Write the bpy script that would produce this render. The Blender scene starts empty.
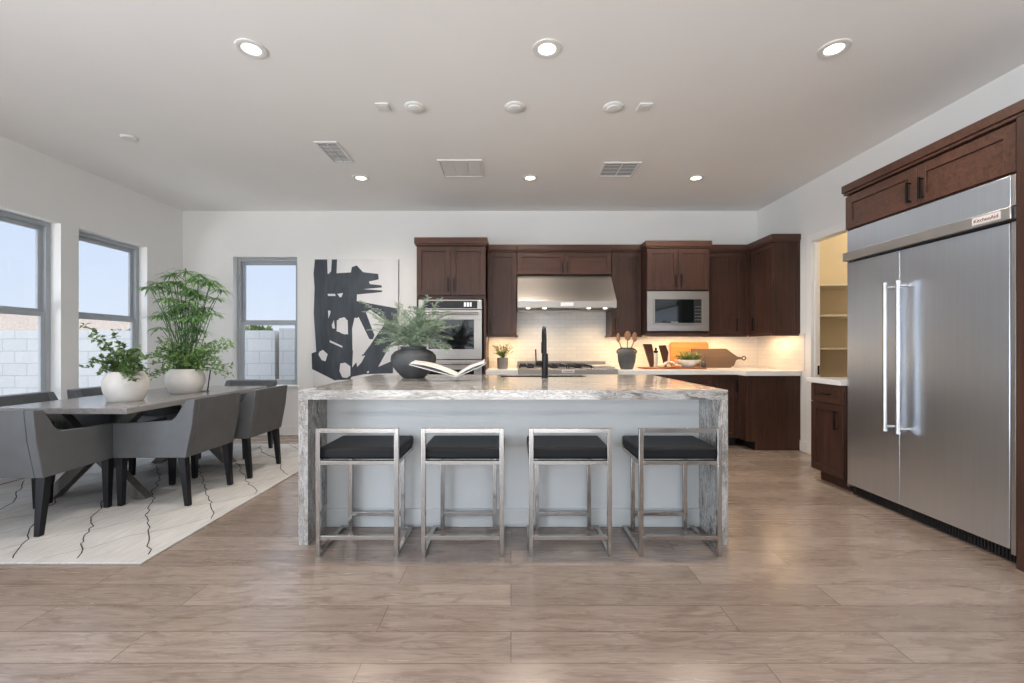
import bpy, bmesh, math, random
from mathutils import Vector, Matrix
random.seed(7)
sc = bpy.context.scene
COL = sc.collection
PI = math.pi

# ------------------------------------------------------------------ camera
HC = 1.19
cd = bpy.data.cameras.new('camera'); cam = bpy.data.objects.new('camera', cd); COL.objects.link(cam)
cam.location = (0, 0, HC); cam.rotation_euler = (PI/2, 0, 0)
cd.sensor_width = 36; cd.lens = 440/1024*36; cd.shift_x = 0.001; cd.shift_y = 0.0054
cd.clip_start = 0.05; cd.clip_end = 300
sc.camera = cam

# ------------------------------------------------------------------ colour management
sc.view_settings.view_transform = 'Standard'
sc.view_settings.look = 'None'
sc.view_settings.gamma = 1
sc.view_settings.exposure = 0.82
sc.view_settings.use_curve_mapping = False
sc.cycles.max_bounces = 10
sc.cycles.diffuse_bounces = 8
sc.cycles.glossy_bounces = 5
sc.cycles.transparent_max_bounces = 12
sc.cycles.sample_clamp_indirect = 6
sc.cycles.caustics_reflective = False
sc.cycles.caustics_refractive = False

# ------------------------------------------------------------------ world: pale desert sky, brighter overhead
w = bpy.data.worlds.new('sky'); sc.world = w; w.use_nodes = True
nt = w.node_tree; nt.nodes.clear()
tc = nt.nodes.new('ShaderNodeTexCoord'); sp = nt.nodes.new('ShaderNodeSeparateXYZ')
nt.links.new(tc.outputs['Generated'], sp.inputs[0])
cr = nt.nodes.new('ShaderNodeValToRGB'); nt.links.new(sp.outputs['Z'], cr.inputs[0])
cr.color_ramp.elements[0].position = 0.0; cr.color_ramp.elements[0].color = (0.72, 0.80, 0.93, 1)
cr.color_ramp.elements[1].position = 0.30; cr.color_ramp.elements[1].color = (0.56, 0.70, 0.94, 1)
e = cr.color_ramp.elements.new(0.6); e.color = (0.75, 0.86, 1.0, 1)
mr = nt.nodes.new('ShaderNodeMapRange'); nt.links.new(sp.outputs['Z'], mr.inputs['Value'])
mr.inputs['From Min'].default_value = 0.30; mr.inputs['From Max'].default_value = 0.75
mr.inputs['To Min'].default_value = 0.60; mr.inputs['To Max'].default_value = 2.4
bg = nt.nodes.new('ShaderNodeBackground'); wo = nt.nodes.new('ShaderNodeOutputWorld')
nt.links.new(cr.outputs[0], bg.inputs[0]); nt.links.new(mr.outputs[0], bg.inputs[1]); nt.links.new(bg.outputs[0], wo.inputs[0])

# ------------------------------------------------------------------ sun
def light(name, kind, loc, rot, energy, color=(1, 1, 1), **kw):
    ld = bpy.data.lights.new(name, kind); ld.energy = energy; ld.color = color
    for k, v in kw.items(): setattr(ld, k, v)
    o = bpy.data.objects.new(name, ld); COL.objects.link(o); o.location = loc; o.rotation_euler = rot
    return o
sun_dir = Vector((-0.12, 0.46, -0.88)).normalized()
s_ = light('sun', 'SUN', (0, -5, 12), (0, 0, 0), 0.36, (1, 0.96, 0.9), angle=0.01)
s_.rotation_euler = sun_dir.to_track_quat('-Z', 'Y').to_euler()
# added fill lamps at unseen openings behind the photographer and on the left
def area(name, loc, rot, sx, sy, energy, color):
    return light(name, 'AREA', loc, rot, energy, color, shape='RECTANGLE', size=sx, size_y=sy)
area('fill_rear', (-0.6, -3.62, 1.22), (PI/2, 0, 0), 4.6, 2.3, 45, (0.92, 0.96, 1.0))
area('fill_left', (-4.60, -1.2, 1.22), (PI/2, 0, -PI/2), 3.0, 2.3, 125, (0.80, 0.89, 1.0))
# added upward fill lamps outside those openings, to brighten the ceiling
area('fill_rear_up', (-0.6, -6.3, -0.25), (PI*.97, 0, 0), 8.0, 5.0, 900, (1.0, 0.97, 0.93))
area('fill_left_up', (-6.7, -1.2, -0.25), (PI*.97, 0, -PI/2), 5.0, 4.0, 420, (0.94, 0.97, 1.0))
def portal(loc, rot, sx, sy):
    o = area('window_portal', loc, rot, sx, sy, 1, (1, 1, 1)); o.data.cycles.is_portal = True
portal((-4.62, 3.915, 1.535), (PI/2, 0, -PI/2), 0.86, 1.76)
portal((-4.62, 4.945, 1.535), (PI/2, 0, -PI/2), 0.86, 1.76)
portal((-3.325, 6.13, 1.535), (PI/2, 0, PI), 0.86, 1.76)

# ------------------------------------------------------------------ node materials
class NT:
    def __init__(s, name):
        s.m = bpy.data.materials.new(name); s.m.use_nodes = True; s.t = s.m.node_tree
        s.b = s.t.nodes['Principled BSDF']
        s.tc = None
    def n(s, kind, ins=None, **kw):
        nd = s.t.nodes.new('ShaderNode' + kind)
        for k, v in kw.items(): setattr(nd, k, v)
        for k, v in (ins or {}).items():
            if isinstance(v, bpy.types.NodeSocket): s.t.links.new(v, nd.inputs[k])
            else: nd.inputs[k].default_value = v
        return nd
    def co(s, scale=(1, 1, 1), rot=(0, 0, 0)):
        if not s.tc: s.tc = s.n('TexCoord')
        return s.n('Mapping', {'Vector': s.tc.outputs['Object'], 'Scale': scale, 'Rotation': rot}).outputs[0]
    def noise(s, scale=5, detail=4, vec=None, dist=0, rough=.5):
        return s.n('TexNoise', {'Vector': vec or s.co(), 'Scale': scale, 'Detail': detail, 'Distortion': dist, 'Roughness': rough}).outputs['Fac']
    def ramp(s, fac, stops):
        r = s.n('ValToRGB', {'Fac': fac}); e = r.color_ramp.elements
        e[0].position, e[0].color = stops[0][0], (*stops[0][1], 1)
        e[1].position, e[1].color = stops[-1][0], (*stops[-1][1], 1)
        for p, c in stops[1:-1]:
            x = e.new(p); x.color = (*c, 1)
        return r.outputs[0]
    def mix(s, fac, a, b, mode='MIX'):
        m = s.n('MixRGB', {'Fac': fac}, blend_type=mode)
        for i, v in ((1, a), (2, b)):
            if isinstance(v, bpy.types.NodeSocket): s.t.links.new(v, m.inputs[i])
            else: m.inputs[i].default_value = (*v, 1)
        return m.outputs[0]
    def bump(s, h, strength=.2, dist=.01):
        b = s.n('Bump', {'Height': h, 'Strength': strength, 'Distance': dist})
        s.t.links.new(b.outputs[0], s.b.inputs['Normal'])
    def set(s, col=None, rough=None, metal=None, **kw):
        for k, v in (('Base Color', col), ('Roughness', rough), ('Metallic', metal), *kw.items()):
            if v is None: continue
            if isinstance(v, bpy.types.NodeSocket): s.t.links.new(v, s.b.inputs[k])
            else: s.b.inputs[k].default_value = (*v, 1) if isinstance(v, tuple) and len(v) == 3 else v
        return s.m

def plain(name, col, rough=.5, metal=0, var=.06, scale=12, bump=0, **kw):
    t = NT(name)
    f = t.noise(scale, 4)
    lo = tuple(max(0, c*(1-var)) for c in col); hi = tuple(min(1, c*(1+var)) for c in col)
    c = t.ramp(f, [(.3, lo), (.7, hi)])
    if bump: t.bump(t.noise(scale*12, 3), bump, .002)
    return t.set(c, rough, metal, **kw)

def m_wood(name, dark, light_, scale=(28, 28, 1.6), rough=.38, bump=.05):
    t = NT(name)
    g = t.noise(1, 6, t.co(scale), 1.2, .6)
    g2 = t.noise(1.6, 3)
    c = t.ramp(g, [(.25, dark), (.75, light_)])
    c = t.mix(.35, c, t.ramp(g2, [(.3, tuple(x*.7 for x in light_)), (.7, tuple(min(1, x*1.25) for x in light_))]), 'MULTIPLY') if False else t.mix(.3, c, t.ramp(g2, [(.3, dark), (.7, light_)]))
    t.bump(g, bump, .002)
    return t.set(c, rough, **{'Specular IOR Level': .3})

def m_floor():
    t = NT('floor_planks')
    v = t.co()
    def brick(c1, c2, mort):
        n = t.n('TexBrick', {'Vector': v, 'Color1': c1, 'Color2': c2, 'Mortar': mort, 'Scale': 1.0, 'Mortar Size': .0020,
                             'Mortar Smooth': .3, 'Bias': 0.0, 'Brick Width': 1.52, 'Row Height': .184})
        n.offset = .37; n.offset_frequency = 2
        return n
    b = brick((.0, .0, .0, 1), (1, 1, 1, 1), (.5, .5, .5, 1))
    tone = t.ramp(b.outputs['Color'], [(0, (.255, .205, .175)), (.5, (.305, .248, .214)), (1, (.35, .290, .253))])
    # grain runs along the planks (X); shift it from plank to plank
    shift = t.n('VectorMath', {0: v, 1: t.n('CombineXYZ', {'X': t.n('Math', {0: b.outputs['Color'], 1: 7.0}, operation='MULTIPLY').outputs[0], 'Y': 0.0}).outputs[0]}, operation='ADD').outputs[0]
    mp = t.n('Mapping', {'Vector': shift, 'Scale': (1.6, 16, 1)}).outputs[0]
    g = t.noise(1.6, 7, mp, .8, .62)
    c = t.mix(.75, tone, t.ramp(g, [(.30, (.66, .61, .57)), (.5, (.95, .93, .91)), (.70, (1.16, 1.15, 1.13))]), 'MULTIPLY')
    fg = t.noise(3.2, 6, t.n('Mapping', {'Vector': shift, 'Scale': (2.2, 46, 1)}).outputs[0], .4, .7)
    c = t.mix(.5, c, t.ramp(fg, [(.35, (.62, .58, .54)), (.6, (1.12, 1.11, 1.10))]), 'MULTIPLY')
    mk = t.n('Mapping', {'Vector': shift, 'Scale': (2.0, 8.0, 1)}).outputs[0]
    k = t.noise(2.2, 3, mk, 1.5)
    c = t.mix(t.ramp(k, [(.53, (0, 0, 0)), (.68, (.6, .6, .6))]), c, (.17, .12, .09))
    c = t.mix(b.outputs['Fac'], c, (.11, .08, .065))
    t.bump(t.n('Math', {0: g, 1: b.outputs['Fac']}, operation='SUBTRACT').outputs[0], .12, .002)
    r = t.ramp(g, [(.3, (.30, .30, .30)), (.7, (.20, .20, .20))])
    return t.set(c, r, **{'Specular IOR Level': .9})

def m_stone(name, sc_):
    """veined stone; sc_ stretches the veins along one axis"""
    t = NT(name)
    v = t.co(sc_)
    warp = t.n('TexNoise', {'Vector': v, 'Scale': 1.6, 'Detail': 6.0, 'Distortion': .5, 'Roughness': .6})
    wv = t.n('VectorMath', {0: v, 1: t.n('VectorMath', {0: warp.outputs['Color'], 'Scale': 1.1}, operation='SCALE').outputs[0]}, operation='ADD').outputs[0]
    n1 = t.noise(2.6, 9, wv, 1.3, .66)
    c = t.ramp(n1, [(.34, (.06, .05, .042)), (.41, (.22, .195, .17)), (.445, (.50, .485, .46)), (.485, (.13, .115, .10)), (.515, (.44, .43, .41)), (.56, (.56, .555, .545)), (.60, (.19, .175, .165)), (.66, (.50, .49, .48))])
    n2 = t.noise(9, 8, wv, 2.0, .7)
    c = t.mix(t.ramp(n2, [(.53, (0, 0, 0)), (.62, (.7, .7, .7))]), c, (.19, .175, .165))
    n3 = t.noise(2.0, 3, v, 1)
    c = t.mix(t.ramp(n3, [(.45, (0, 0, 0)), (.7, (.2, .2, .2))]), c, (.56, .555, .54))
    return t.set(c, .12, **{'Specular IOR Level': .4})

def m_tile():
    t = NT('backsplash_tile')
    tcn = t.n('TexCoord'); sx = t.n('SeparateXYZ', {0: tcn.outputs['Object']})
    v = t.n('CombineXYZ', {'X': t.n('Math', {0: sx.outputs['X'], 1: sx.outputs['Y']}, operation='ADD').outputs[0], 'Y': sx.outputs['Z']}).outputs[0]
    b = t.n('TexBrick', {'Vector': v, 'Color1': (.70, .665, .62, 1), 'Color2': (.76, .72, .67, 1), 'Mortar': (.60, .565, .52, 1),
                         'Scale': 1.0, 'Mortar Size': .0022, 'Mortar Smooth': .2, 'Brick Width': .15, 'Row Height': .052})
    inv = t.n('Math', {0: 1.0, 1: b.outputs['Fac']}, operation='SUBTRACT').outputs[0]
    t.bump(t.n('Math', {0: inv, 1: t.noise(14, 2)}, operation='ADD').outputs[0], .12, .002)
    return t.set(b.outputs['Color'], .14)

def m_steel(name, col=(.62, .63, .64), rough=.3, brush=(1.5, 1.5, 90)):
    t = NT(name)
    g = t.noise(1, 5, t.co(brush))
    c = t.ramp(g, [(.3, tuple(x*.975 for x in col)), (.7, tuple(min(1, x*1.02) for x in col))])
    return t.set(c, rough, 1.0)

def m_glass(name, tint=(1, 1, 1), refl=.07):
    t = NT(name); t.t.nodes.remove(t.b)
    out = t.t.nodes['Material Output']
    tr = t.n('BsdfTransparent', {'Color': (*tint, 1)}); gl = t.n('BsdfGlossy', {'Color': (1, 1, 1, 1), 'Roughness': .02})
    fr = t.n('Fresnel', {'IOR': 1.30}); geo = t.n('NewGeometry')
    fw = t.n('Math', {0: 1.0, 1: geo.outputs['Backfacing']}, operation='SUBTRACT')
    fr = t.n('Math', {0: fr.outputs[0], 1: fw.outputs[0]}, operation='MULTIPLY')
    mx = t.n('MixShader', {0: fr.outputs[0], 1: tr.outputs[0], 2: gl.outputs[0]})
    t.t.links.new(mx.outputs[0], out.inputs[0]); return t.m

def m_emit(name, col, strength):
    t = NT(name); return t.set((.8, .8, .8), .5, **{'Emission Color': col, 'Emission Strength': strength})

def m_rug():
    t = NT('rug_wool')
    v = t.co()
    f = t.noise(2.2, 5, v, .5); f2 = t.noise(1, 6, t.co((60, 5, 1)))
    c = t.ramp(f, [(.3, (.40, .39, .38)), (.7, (.55, .545, .53))])
    c = t.mix(.35, c, t.ramp(f2, [(.35, (.34, .335, .33)), (.65, (.60, .59, .575))]))
    t.bump(t.noise(140, 2), .4, .004)
    return t.set(c, .95)

def m_block():
    t = NT('block_wall')
    tcn = t.n('TexCoord'); sx = t.n('SeparateXYZ', {0: tcn.outputs['Object']})
    v = t.n('CombineXYZ', {'X': sx.outputs['X'], 'Y': sx.outputs['Z']}).outputs[0]
    b = t.n('TexBrick', {'Vector': v, 'Color1': (.46, .46, .46, 1), 'Color2': (.50, .495, .49, 1), 'Mortar': (.34, .34, .35, 1),
                         'Scale': 1.0, 'Mortar Size': .007, 'Brick Width': .406, 'Row Height': .203})
    c = t.mix(.25, b.outputs['Color'], t.ramp(t.noise(30, 4), [(.3, (.40, .40, .40)), (.7, (.55, .55, .55))]))
    t.bump(t.n('Math', {0: 1.0, 1: b.outputs['Fac']}, operation='SUBTRACT').outputs[0], .5, .01)
    return t.set(c, .95)

def m_leaf(name, lo, hi, rough=.5):
    t = NT(name)
    c = t.ramp(t.noise(30, 2), [(.3, lo), (.7, hi)])
    return t.set(c, rough, **{'Subsurface Weight': 0.0})

MT = dict(
    wall=plain('wall_paint', (.77, .77, .76), .7, var=.012, scale=2, bump=.03),
    ceil=plain('ceiling_paint', (.82, .81, .80), .8, var=.01, scale=2, bump=.04),
    trimw=plain('white_trim', (.80, .80, .80), .4, var=.01),
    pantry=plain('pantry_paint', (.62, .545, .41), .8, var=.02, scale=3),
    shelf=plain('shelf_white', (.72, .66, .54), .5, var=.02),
    floor=m_floor(), stone=m_stone('island_stone_top', (1.5, 3.0, 8.0)), stonev=m_stone('island_stone_end', (7.0, 4.0, 1.5)), tile=m_tile(),
    quartz=plain('white_quartz', (.74, .74, .74), .2, var=.04, scale=6),
    cab=m_wood('stained_cherry', (.018, .010, .008), (.088, .041, .029)),
    cabh=m_wood('stained_cherry_horizontal', (.026, .0135, .0105), (.115, .054, .037), (1.6, 28, 28)),
    toe=plain('toe_kick_black', (.012, .009, .008), .6),
    dark_metal=plain('black_metal', (.012, .012, .013), .35, .6),
    steel=m_steel('brushed_steel', (.36, .34, .32), .42), fridge=m_steel('fridge_steel', (.74, .82, .93), .31, (1.5, 60, 1.5)),  # blue in the fridge colour stands in for reflected window daylight
    chrome=plain('polished_steel', (.43, .415, .40), .18, 1.0, var=.04),
    bglass=plain('black_glass', (.006, .007, .008), .05, var=.02),
    black=plain('black_plastic', (.012, .012, .013), .35),
    leather=plain('black_leather', (.007, .008, .010), .5, var=.1, scale=20, bump=.25, **{'Specular IOR Level': .22}),
    uphol=plain('grey_upholstery', (.092, .097, .103), .5, var=.08, scale=9, bump=.3),
    blackwood=plain('black_wood', (.006, .006, .008), .35, **{'Specular IOR Level': .3}),
    tablew=m_wood('weathered_grey_wood', (.17, .165, .165), (.31, .305, .305), (24, 1.4, 24), .20, .06),
    tableleg=m_wood('weathered_leg_wood', (.07, .064, .062), (.17, .16, .15), (20, 20, 3), .45),
    rug=m_rug(), ringgrey=plain('rug_grey_yarn', (.16, .16, .165), .9), rugline=plain('rug_black_yarn', (.02, .02, .025), .9),
    glass=m_glass('window_glass'), frame=plain('window_frame_grey', (.38, .41, .44), .45, var=.03),
    white=plain('white_ceramic', (.68, .665, .645), .55, var=.05, scale=14, bump=.2),
    panel=plain('island_paint', (.56, .585, .595), .45, var=.01),
    plastic=plain('white_plastic', (.72, .72, .71), .4, var=.01),
    vent_dark=plain('vent_shadow', (.02, .02, .02), .8),
    canvas=plain('canvas_white', (.70, .70, .72), .85, var=.05, scale=3, bump=.2),
    paint=m_wood('charcoal_paint', (.024, .030, .040), (.085, .100, .122), (9, 9, 1.6), .55, .1),
    vase=plain('charcoal_stoneware', (.062, .067, .073), .6, var=.35, scale=7, bump=.3),
    page=plain('book_paper', (.72, .70, .67), .6, var=.03), pic=plain('book_picture', (.25, .14, .10), .4, var=.6, scale=22),
    cover=plain('book_cover', (.70, .71, .73), .4, var=.02), acrylic=m_glass('clear_acrylic', (.9, .93, .95)),
    oak=m_wood('light_board', (.36, .14, .035), (.52, .23, .075), (1.5, 30, 20), .5),
    walnut=m_wood('dark_board', (.085, .055, .040), (.13, .09, .068), (2, 30, 20), .5),
    spoon=m_wood('spoon_wood', (.25, .13, .07), (.40, .23, .13), (20, 20, 3), .6),
    tray=m_wood('tray_wood', (.23, .08, .035), (.36, .14, .06), (2, 20, 20), .5),
    pot=plain('pewter_pot', (.20, .185, .175), .5, var=.2, scale=10, bump=.3),
    linen=plain('linen_cloth', (.66, .62, .58), .9, var=.2, scale=50),
    leaf_fern=m_leaf('fern_leaf', (.17, .26, .17), (.46, .55, .42)),
    leaf_pap=m_leaf('papyrus_leaf', (.09, .26, .06), (.30, .52, .18)),
    leaf_euc=m_leaf('round_leaf', (.05, .11, .035), (.20, .30, .11)),
    leaf_mint=m_leaf('soft_leaf', (.12, .26, .06), (.30, .46, .16)),
    leaf_herb=m_leaf('herb_leaf', (.07, .14, .03), (.24, .32, .08)),
    stem=plain('plant_stem', (.08, .15, .06), .6), soil=plain('soil', (.03, .02, .015), .9),
    lamp=m_emit('downlight_lens', (1, .90, .74, 1), 2.6), led=m_emit('led_strip', (1, .72, .42, 1), 3.0), hoodlamp=m_emit('hood_lamp', (1, .80, .55, 1), 3.0),
    digits=m_emit('display_digits', (.7, .9, 1, 1), .22),
    block=m_block(), gravel=plain('desert_gravel', (.42, .37, .32), .95, var=.25, scale=40),
    roof=plain('clay_roof', (.30, .23, .18), .9, var=.3, scale=12), stucco=plain('tan_stucco', (.50, .43, .35), .9),
    satin=plain('satin_steel', (.56, .55, .54), .36, 1.0, var=.03), darkboard=m_wood('dark_stand', (.08, .035, .02), (.15, .07, .045), (20, 20, 3), .5),
    bush=m_leaf('bush_leaf', (.06, .11, .03), (.16, .22, .07)),
    badge=plain('badge_plate', (.75, .74, .73), .3, .3), red=plain('badge_letters', (.18, .03, .03), .5),
    ivory=plain('burner_cover', (.45, .43, .40), .35, .7),
)

# ------------------------------------------------------------------ mesh helpers
class MB:
    """collects shapes in world coordinates, links them as ONE mesh object"""
    def __init__(s): s.bm = bmesh.new()
    def box(s, x0, x1, y0, y1, z0, z1):
        v = [s.bm.verts.new((x, y, z)) for z in (z0, z1) for y in (y0, y1) for x in (x0, x1)]
        for f in ((0, 2, 3, 1), (4, 5, 7, 6), (0, 1, 5, 4), (2, 6, 7, 3), (0, 4, 6, 2), (1, 3, 7, 5)): s.bm.faces.new([v[i] for i in f])
        return s
    def hexa(s, bot, top):
        v = [s.bm.verts.new(p) for p in list(bot)+list(top)]
        for f in ((3, 2, 1, 0), (4, 5, 6, 7), (0, 1, 5, 4), (1, 2, 6, 5), (2, 3, 7, 6), (3, 0, 4, 7)): s.bm.faces.new([v[i] for i in f])
        return s
    def prism(s, poly, axis, a, b):
        """poly: 2-D points; axis x -> (y,z), y -> (x,z), z -> (x,y); extruded from a to b"""
        def P(p, t): return {'x': (t, p[0], p[1]), 'y': (p[0], t, p[1]), 'z': (p[0], p[1], t)}[axis]
        A = [s.bm.verts.new(P(p, a)) for p in poly]; B = [s.bm.verts.new(P(p, b)) for p in poly]
        s.bm.faces.new(A[::-1]); s.bm.faces.new(B)
        n = len(poly)
        for i in range(n): s.bm.faces.new((A[i], A[(i+1) % n], B[(i+1) % n], B[i]))
        return s
    def lathe(s, prof, c, seg=32, cap=True):
        """prof: (r, z) from bottom to top, round c=(x,y)"""
        rings = []
        for r, z in prof:
            rings.append([s.bm.verts.new((c[0]+r*math.cos(2*PI*i/seg), c[1]+r*math.sin(2*PI*i/seg), z)) for i in range(seg)])
        for a, b in zip(rings, rings[1:]):
            for i in range(seg): s.bm.faces.new((a[i], a[(i+1) % seg], b[(i+1) % seg], b[i]))
        if cap:
            s.bm.faces.new(rings[0][::-1]); s.bm.faces.new(rings[-1])
        return s
    def tube(s, pts, r, seg=8, r1=None, square=False):
        pts = [Vector(p) for p in pts]; n = len(pts); rings = []
        up = Vector((0, 0, 1)); d0 = (pts[1]-pts[0]).normalized()
        if abs(d0.dot(up)) > .95: up = Vector((0, 1, 0))
        side = d0.cross(up).normalized()
        for i, p in enumerate(pts):
            d = (pts[min(i+1, n-1)]-pts[max(i-1, 0)]).normalized()
            side = (side - d*side.dot(d)).normalized(); u2 = d.cross(side)
            rr = r if r1 is None else r+(r1-r)*i/(n-1)
            if square: rings.append([s.bm.verts.new(p+(side*a+u2*b)*rr) for a, b in ((1, 1), (-1, 1), (-1, -1), (1, -1))])
            else: rings.append([s.bm.verts.new(p+(side*math.cos(2*PI*k/seg)+u2*math.sin(2*PI*k/seg))*rr) for k in range(seg)])
        m = len(rings[0])
        for a, b in zip(rings, rings[1:]):
            for k in range(m): s.bm.faces.new((a[k], a[(k+1) % m], b[(k+1) % m], b[k]))
        s.bm.faces.new(rings[0][::-1]); s.bm.faces.new(rings[-1])
        return s
    def leaf(s, p, d, L, W, up=None):
        p = Vector(p); d = Vector(d).normalized()
        up = up or Vector((random.uniform(-.5, .5), random.uniform(-.5, .5), 1))
        sd = d.cross(up)
        if sd.length < 1e-3: sd = Vector((1, 0, 0))
        sd.normalize(); nn = sd.cross(d)
        a = s.bm.verts.new(p); b = s.bm.verts.new(p+d*L*.45+sd*W/2+nn*W*.15); c = s.bm.verts.new(p+d*L-nn*L*.06); e = s.bm.verts.new(p+d*L*.45-sd*W/2+nn*W*.15)
        s.bm.faces.new((a, b, c)); s.bm.faces.new((a, c, e)); return s
    def ball(s, c, r, sc_=(1, 1, 1), seg=16, rings=10):
        m = Matrix.Translation(c) @ Matrix.Diagonal((r*sc_[0], r*sc_[1], r*sc_[2], 1))
        bmesh.ops.create_uvsphere(s.bm, u_segments=seg, v_segments=rings, radius=1, matrix=m); return s
    def build(s, name, mat, parent=None, bevel=0, smooth=35, seg=2):
        me = bpy.data.meshes.new(name)
        bmesh.ops.recalc_face_normals(s.bm, faces=s.bm.faces[:])
        if parent is not None:
            off = Vector((0, 0, 0)); p = parent
            while p is not None: off += p.location; p = p.parent
            bmesh.ops.translate(s.bm, verts=s.bm.verts[:], vec=-off)
        s.bm.to_mesh(me); s.bm.free()
        me.materials.append(MT[mat] if isinstance(mat, str) else mat)
        if smooth:
            for p in me.polygons: p.use_smooth = True
            me.set_sharp_from_angle(angle=math.radians(smooth))
        o = bpy.data.objects.new(name, me); COL.objects.link(o)
        if parent is not None: o.parent = parent
        if bevel:
            b = o.modifiers.new('bevel', 'BEVEL'); b.width = bevel; b.segments = seg; b.limit_method = 'ANGLE'; b.angle_limit = math.radians(40)
            b.harden_normals = False
        return o

def thing(name, loc, label, cat, group=None):
    o = bpy.data.objects.new(name, None); COL.objects.link(o); o.location = loc; o.empty_display_size = .1
    return tag(o, label, cat, group)
def tag(o, label, cat, group=None, kind=None):
    o['label'] = label; o['category'] = cat
    if group: o['group'] = group
    if kind: o['kind'] = kind
    return o
def structure(o, label=None, cat=None):
    o['kind'] = 'structure'
    if label: o['label'] = label
    if cat: o['category'] = cat
    return o
def copy_tree(o, parent=None):
    c = o.copy(); COL.objects.link(c)
    if parent is not None: c.parent = parent
    for ch in list(o.children): copy_tree(ch, c)
    return c
def copy_thing(o, loc, label, rotz=0):
    c = copy_tree(o); c.location = loc; c.rotation_euler = (0, 0, rotz); c['label'] = label
    return c

def text_mesh(txt, size, depth=.001):
    cu = bpy.data.curves.new('lettering', 'FONT'); cu.body = txt; cu.size = size; cu.extrude = depth; cu.align_x = 'CENTER'; cu.align_y = 'CENTER'
    o = bpy.data.objects.new('lettering', cu); COL.objects.link(o)
    dg = bpy.context.evaluated_depsgraph_get(); dg.update()
    me = bpy.data.meshes.new_from_object(o.evaluated_get(dg)); bpy.data.objects.remove(o); bpy.data.curves.remove(cu)
    return me
def put_text(txt, size, loc, rot, mat, parent, name='lettering', depth=.001):
    me = text_mesh(txt, size, depth); me.materials.clear(); me.materials.append(MT[mat])
    o = bpy.data.objects.new(name, me); COL.objects.link(o); o.parent = parent
    off = Vector((0, 0, 0)); p = parent
    while p is not None: off += p.location; p = p.parent
    o.location = Vector(loc)-off; o.rotation_euler = rot
    return o

# ------------------------------------------------------------------ room shell
XL, XR, YB, YR, H = -4.44, 3.33, 5.95, -3.5, 3.03
T = .18
structure(MB().box(XL-T, 5.1, YR-T, YB+T, -.1, 0).build('floor', 'floor', smooth=0), 'light greyish oak plank floor', 'floor')
structure(MB().box(XL-T, 5.1, YR-T, YB+T, H, H+.3).build('ceiling', 'ceil', smooth=0), 'smooth pale ceiling', 'ceiling')

def wall_with_openings(axis, t0, t1, a0, a1, openings):
    """axis 'y': wall plane runs along X (thickness in Y t0..t1); openings (b0,b1,z0,z1)"""
    m = MB()
    def bx(u0, u1, z0, z1):
        if u1-u0 < 1e-4 or z1-z0 < 1e-4: return
        if axis == 'y': m.box(u0, u1, t0, t1, z0, z1)
        else: m.box(t0, t1, u0, u1, z0, z1)
    cur = a0
    for (b0, b1, z0, z1) in sorted(openings):
        bx(cur, b0, 0, H); bx(b0, b1, 0, z0); bx(b0, b1, z1, H); cur = b1
    bx(cur, a1, 0, H)
    return m
WZ0, WZ1 = .66, 2.41
left_open = [(-2.7, .3, 0, 2.42), (3.49, 4.34, WZ0, WZ1), (4.52, 5.37, WZ0, WZ1)]  # the full-height opening is unseen, added to admit the left fill light
structure(wall_with_openings('x', XL-T, XL, YR-T, YB, left_open).build('wall_left', 'wall', smooth=0), 'pale left wall with tall grey-framed windows', 'wall')
structure(wall_with_openings('y', YB, YB+T, XL-T, 5.1, [(-3.76, -2.89, WZ0, WZ1)]).build('wall_back', 'wall', smooth=0), 'pale back wall behind the kitchen cabinets', 'wall')
structure(wall_with_openings('y', YR-T, YR, XL, 5.1, [(-2.9, 1.7, 0, 2.42)]).build('wall_rear', 'wall', smooth=0), 'wall behind the photographer with an opening added for fill light', 'wall')  # unseen opening, put in so the rear fill lamps reach the room
DO0, DO1, DZ = 4.06, 4.875, 2.37
structure(wall_with_openings('x', XR, XR+.075, YR, YB, [(DO0, DO1, 0, DZ)]).build('wall_right', 'wall', smooth=0), 'pale right wall with the pantry opening', 'wall')

# baseboards
def baseboard(name, *b):
    structure(MB().box(*b).build(name, 'trimw', bevel=.004), 'white baseboard', 'baseboard')
baseboard('baseboard_back', XL, -1.14, YB-.016, YB, 0, .125)
baseboard('baseboard_left', XL, XL+.016, .3, YB-.016, 0, .125)
baseboard('baseboard_right', XR-.016, XR, 4.945, 5.055, 0, .125)

# pantry behind the right wall
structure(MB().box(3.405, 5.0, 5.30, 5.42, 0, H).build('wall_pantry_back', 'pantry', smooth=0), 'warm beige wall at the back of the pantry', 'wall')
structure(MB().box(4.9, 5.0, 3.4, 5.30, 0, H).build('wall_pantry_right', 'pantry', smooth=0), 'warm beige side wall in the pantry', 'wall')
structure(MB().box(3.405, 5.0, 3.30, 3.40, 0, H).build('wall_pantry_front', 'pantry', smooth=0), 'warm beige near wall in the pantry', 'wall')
sh = thing('pantry_shelves', (4.15, 5.3, 0), 'white open shelving seen through the pantry doorway', 'shelving')
for z in (.80, 1.18, 1.555, 1.90):
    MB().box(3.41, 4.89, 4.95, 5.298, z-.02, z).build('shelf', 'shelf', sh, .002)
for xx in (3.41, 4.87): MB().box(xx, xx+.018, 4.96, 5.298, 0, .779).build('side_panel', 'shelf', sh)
light('pantry_lamp', 'POINT', (4.2, 4.3, 2.8), (0, 0, 0), 12, (1, .84, .60), shadow_soft_size=.12)

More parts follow.
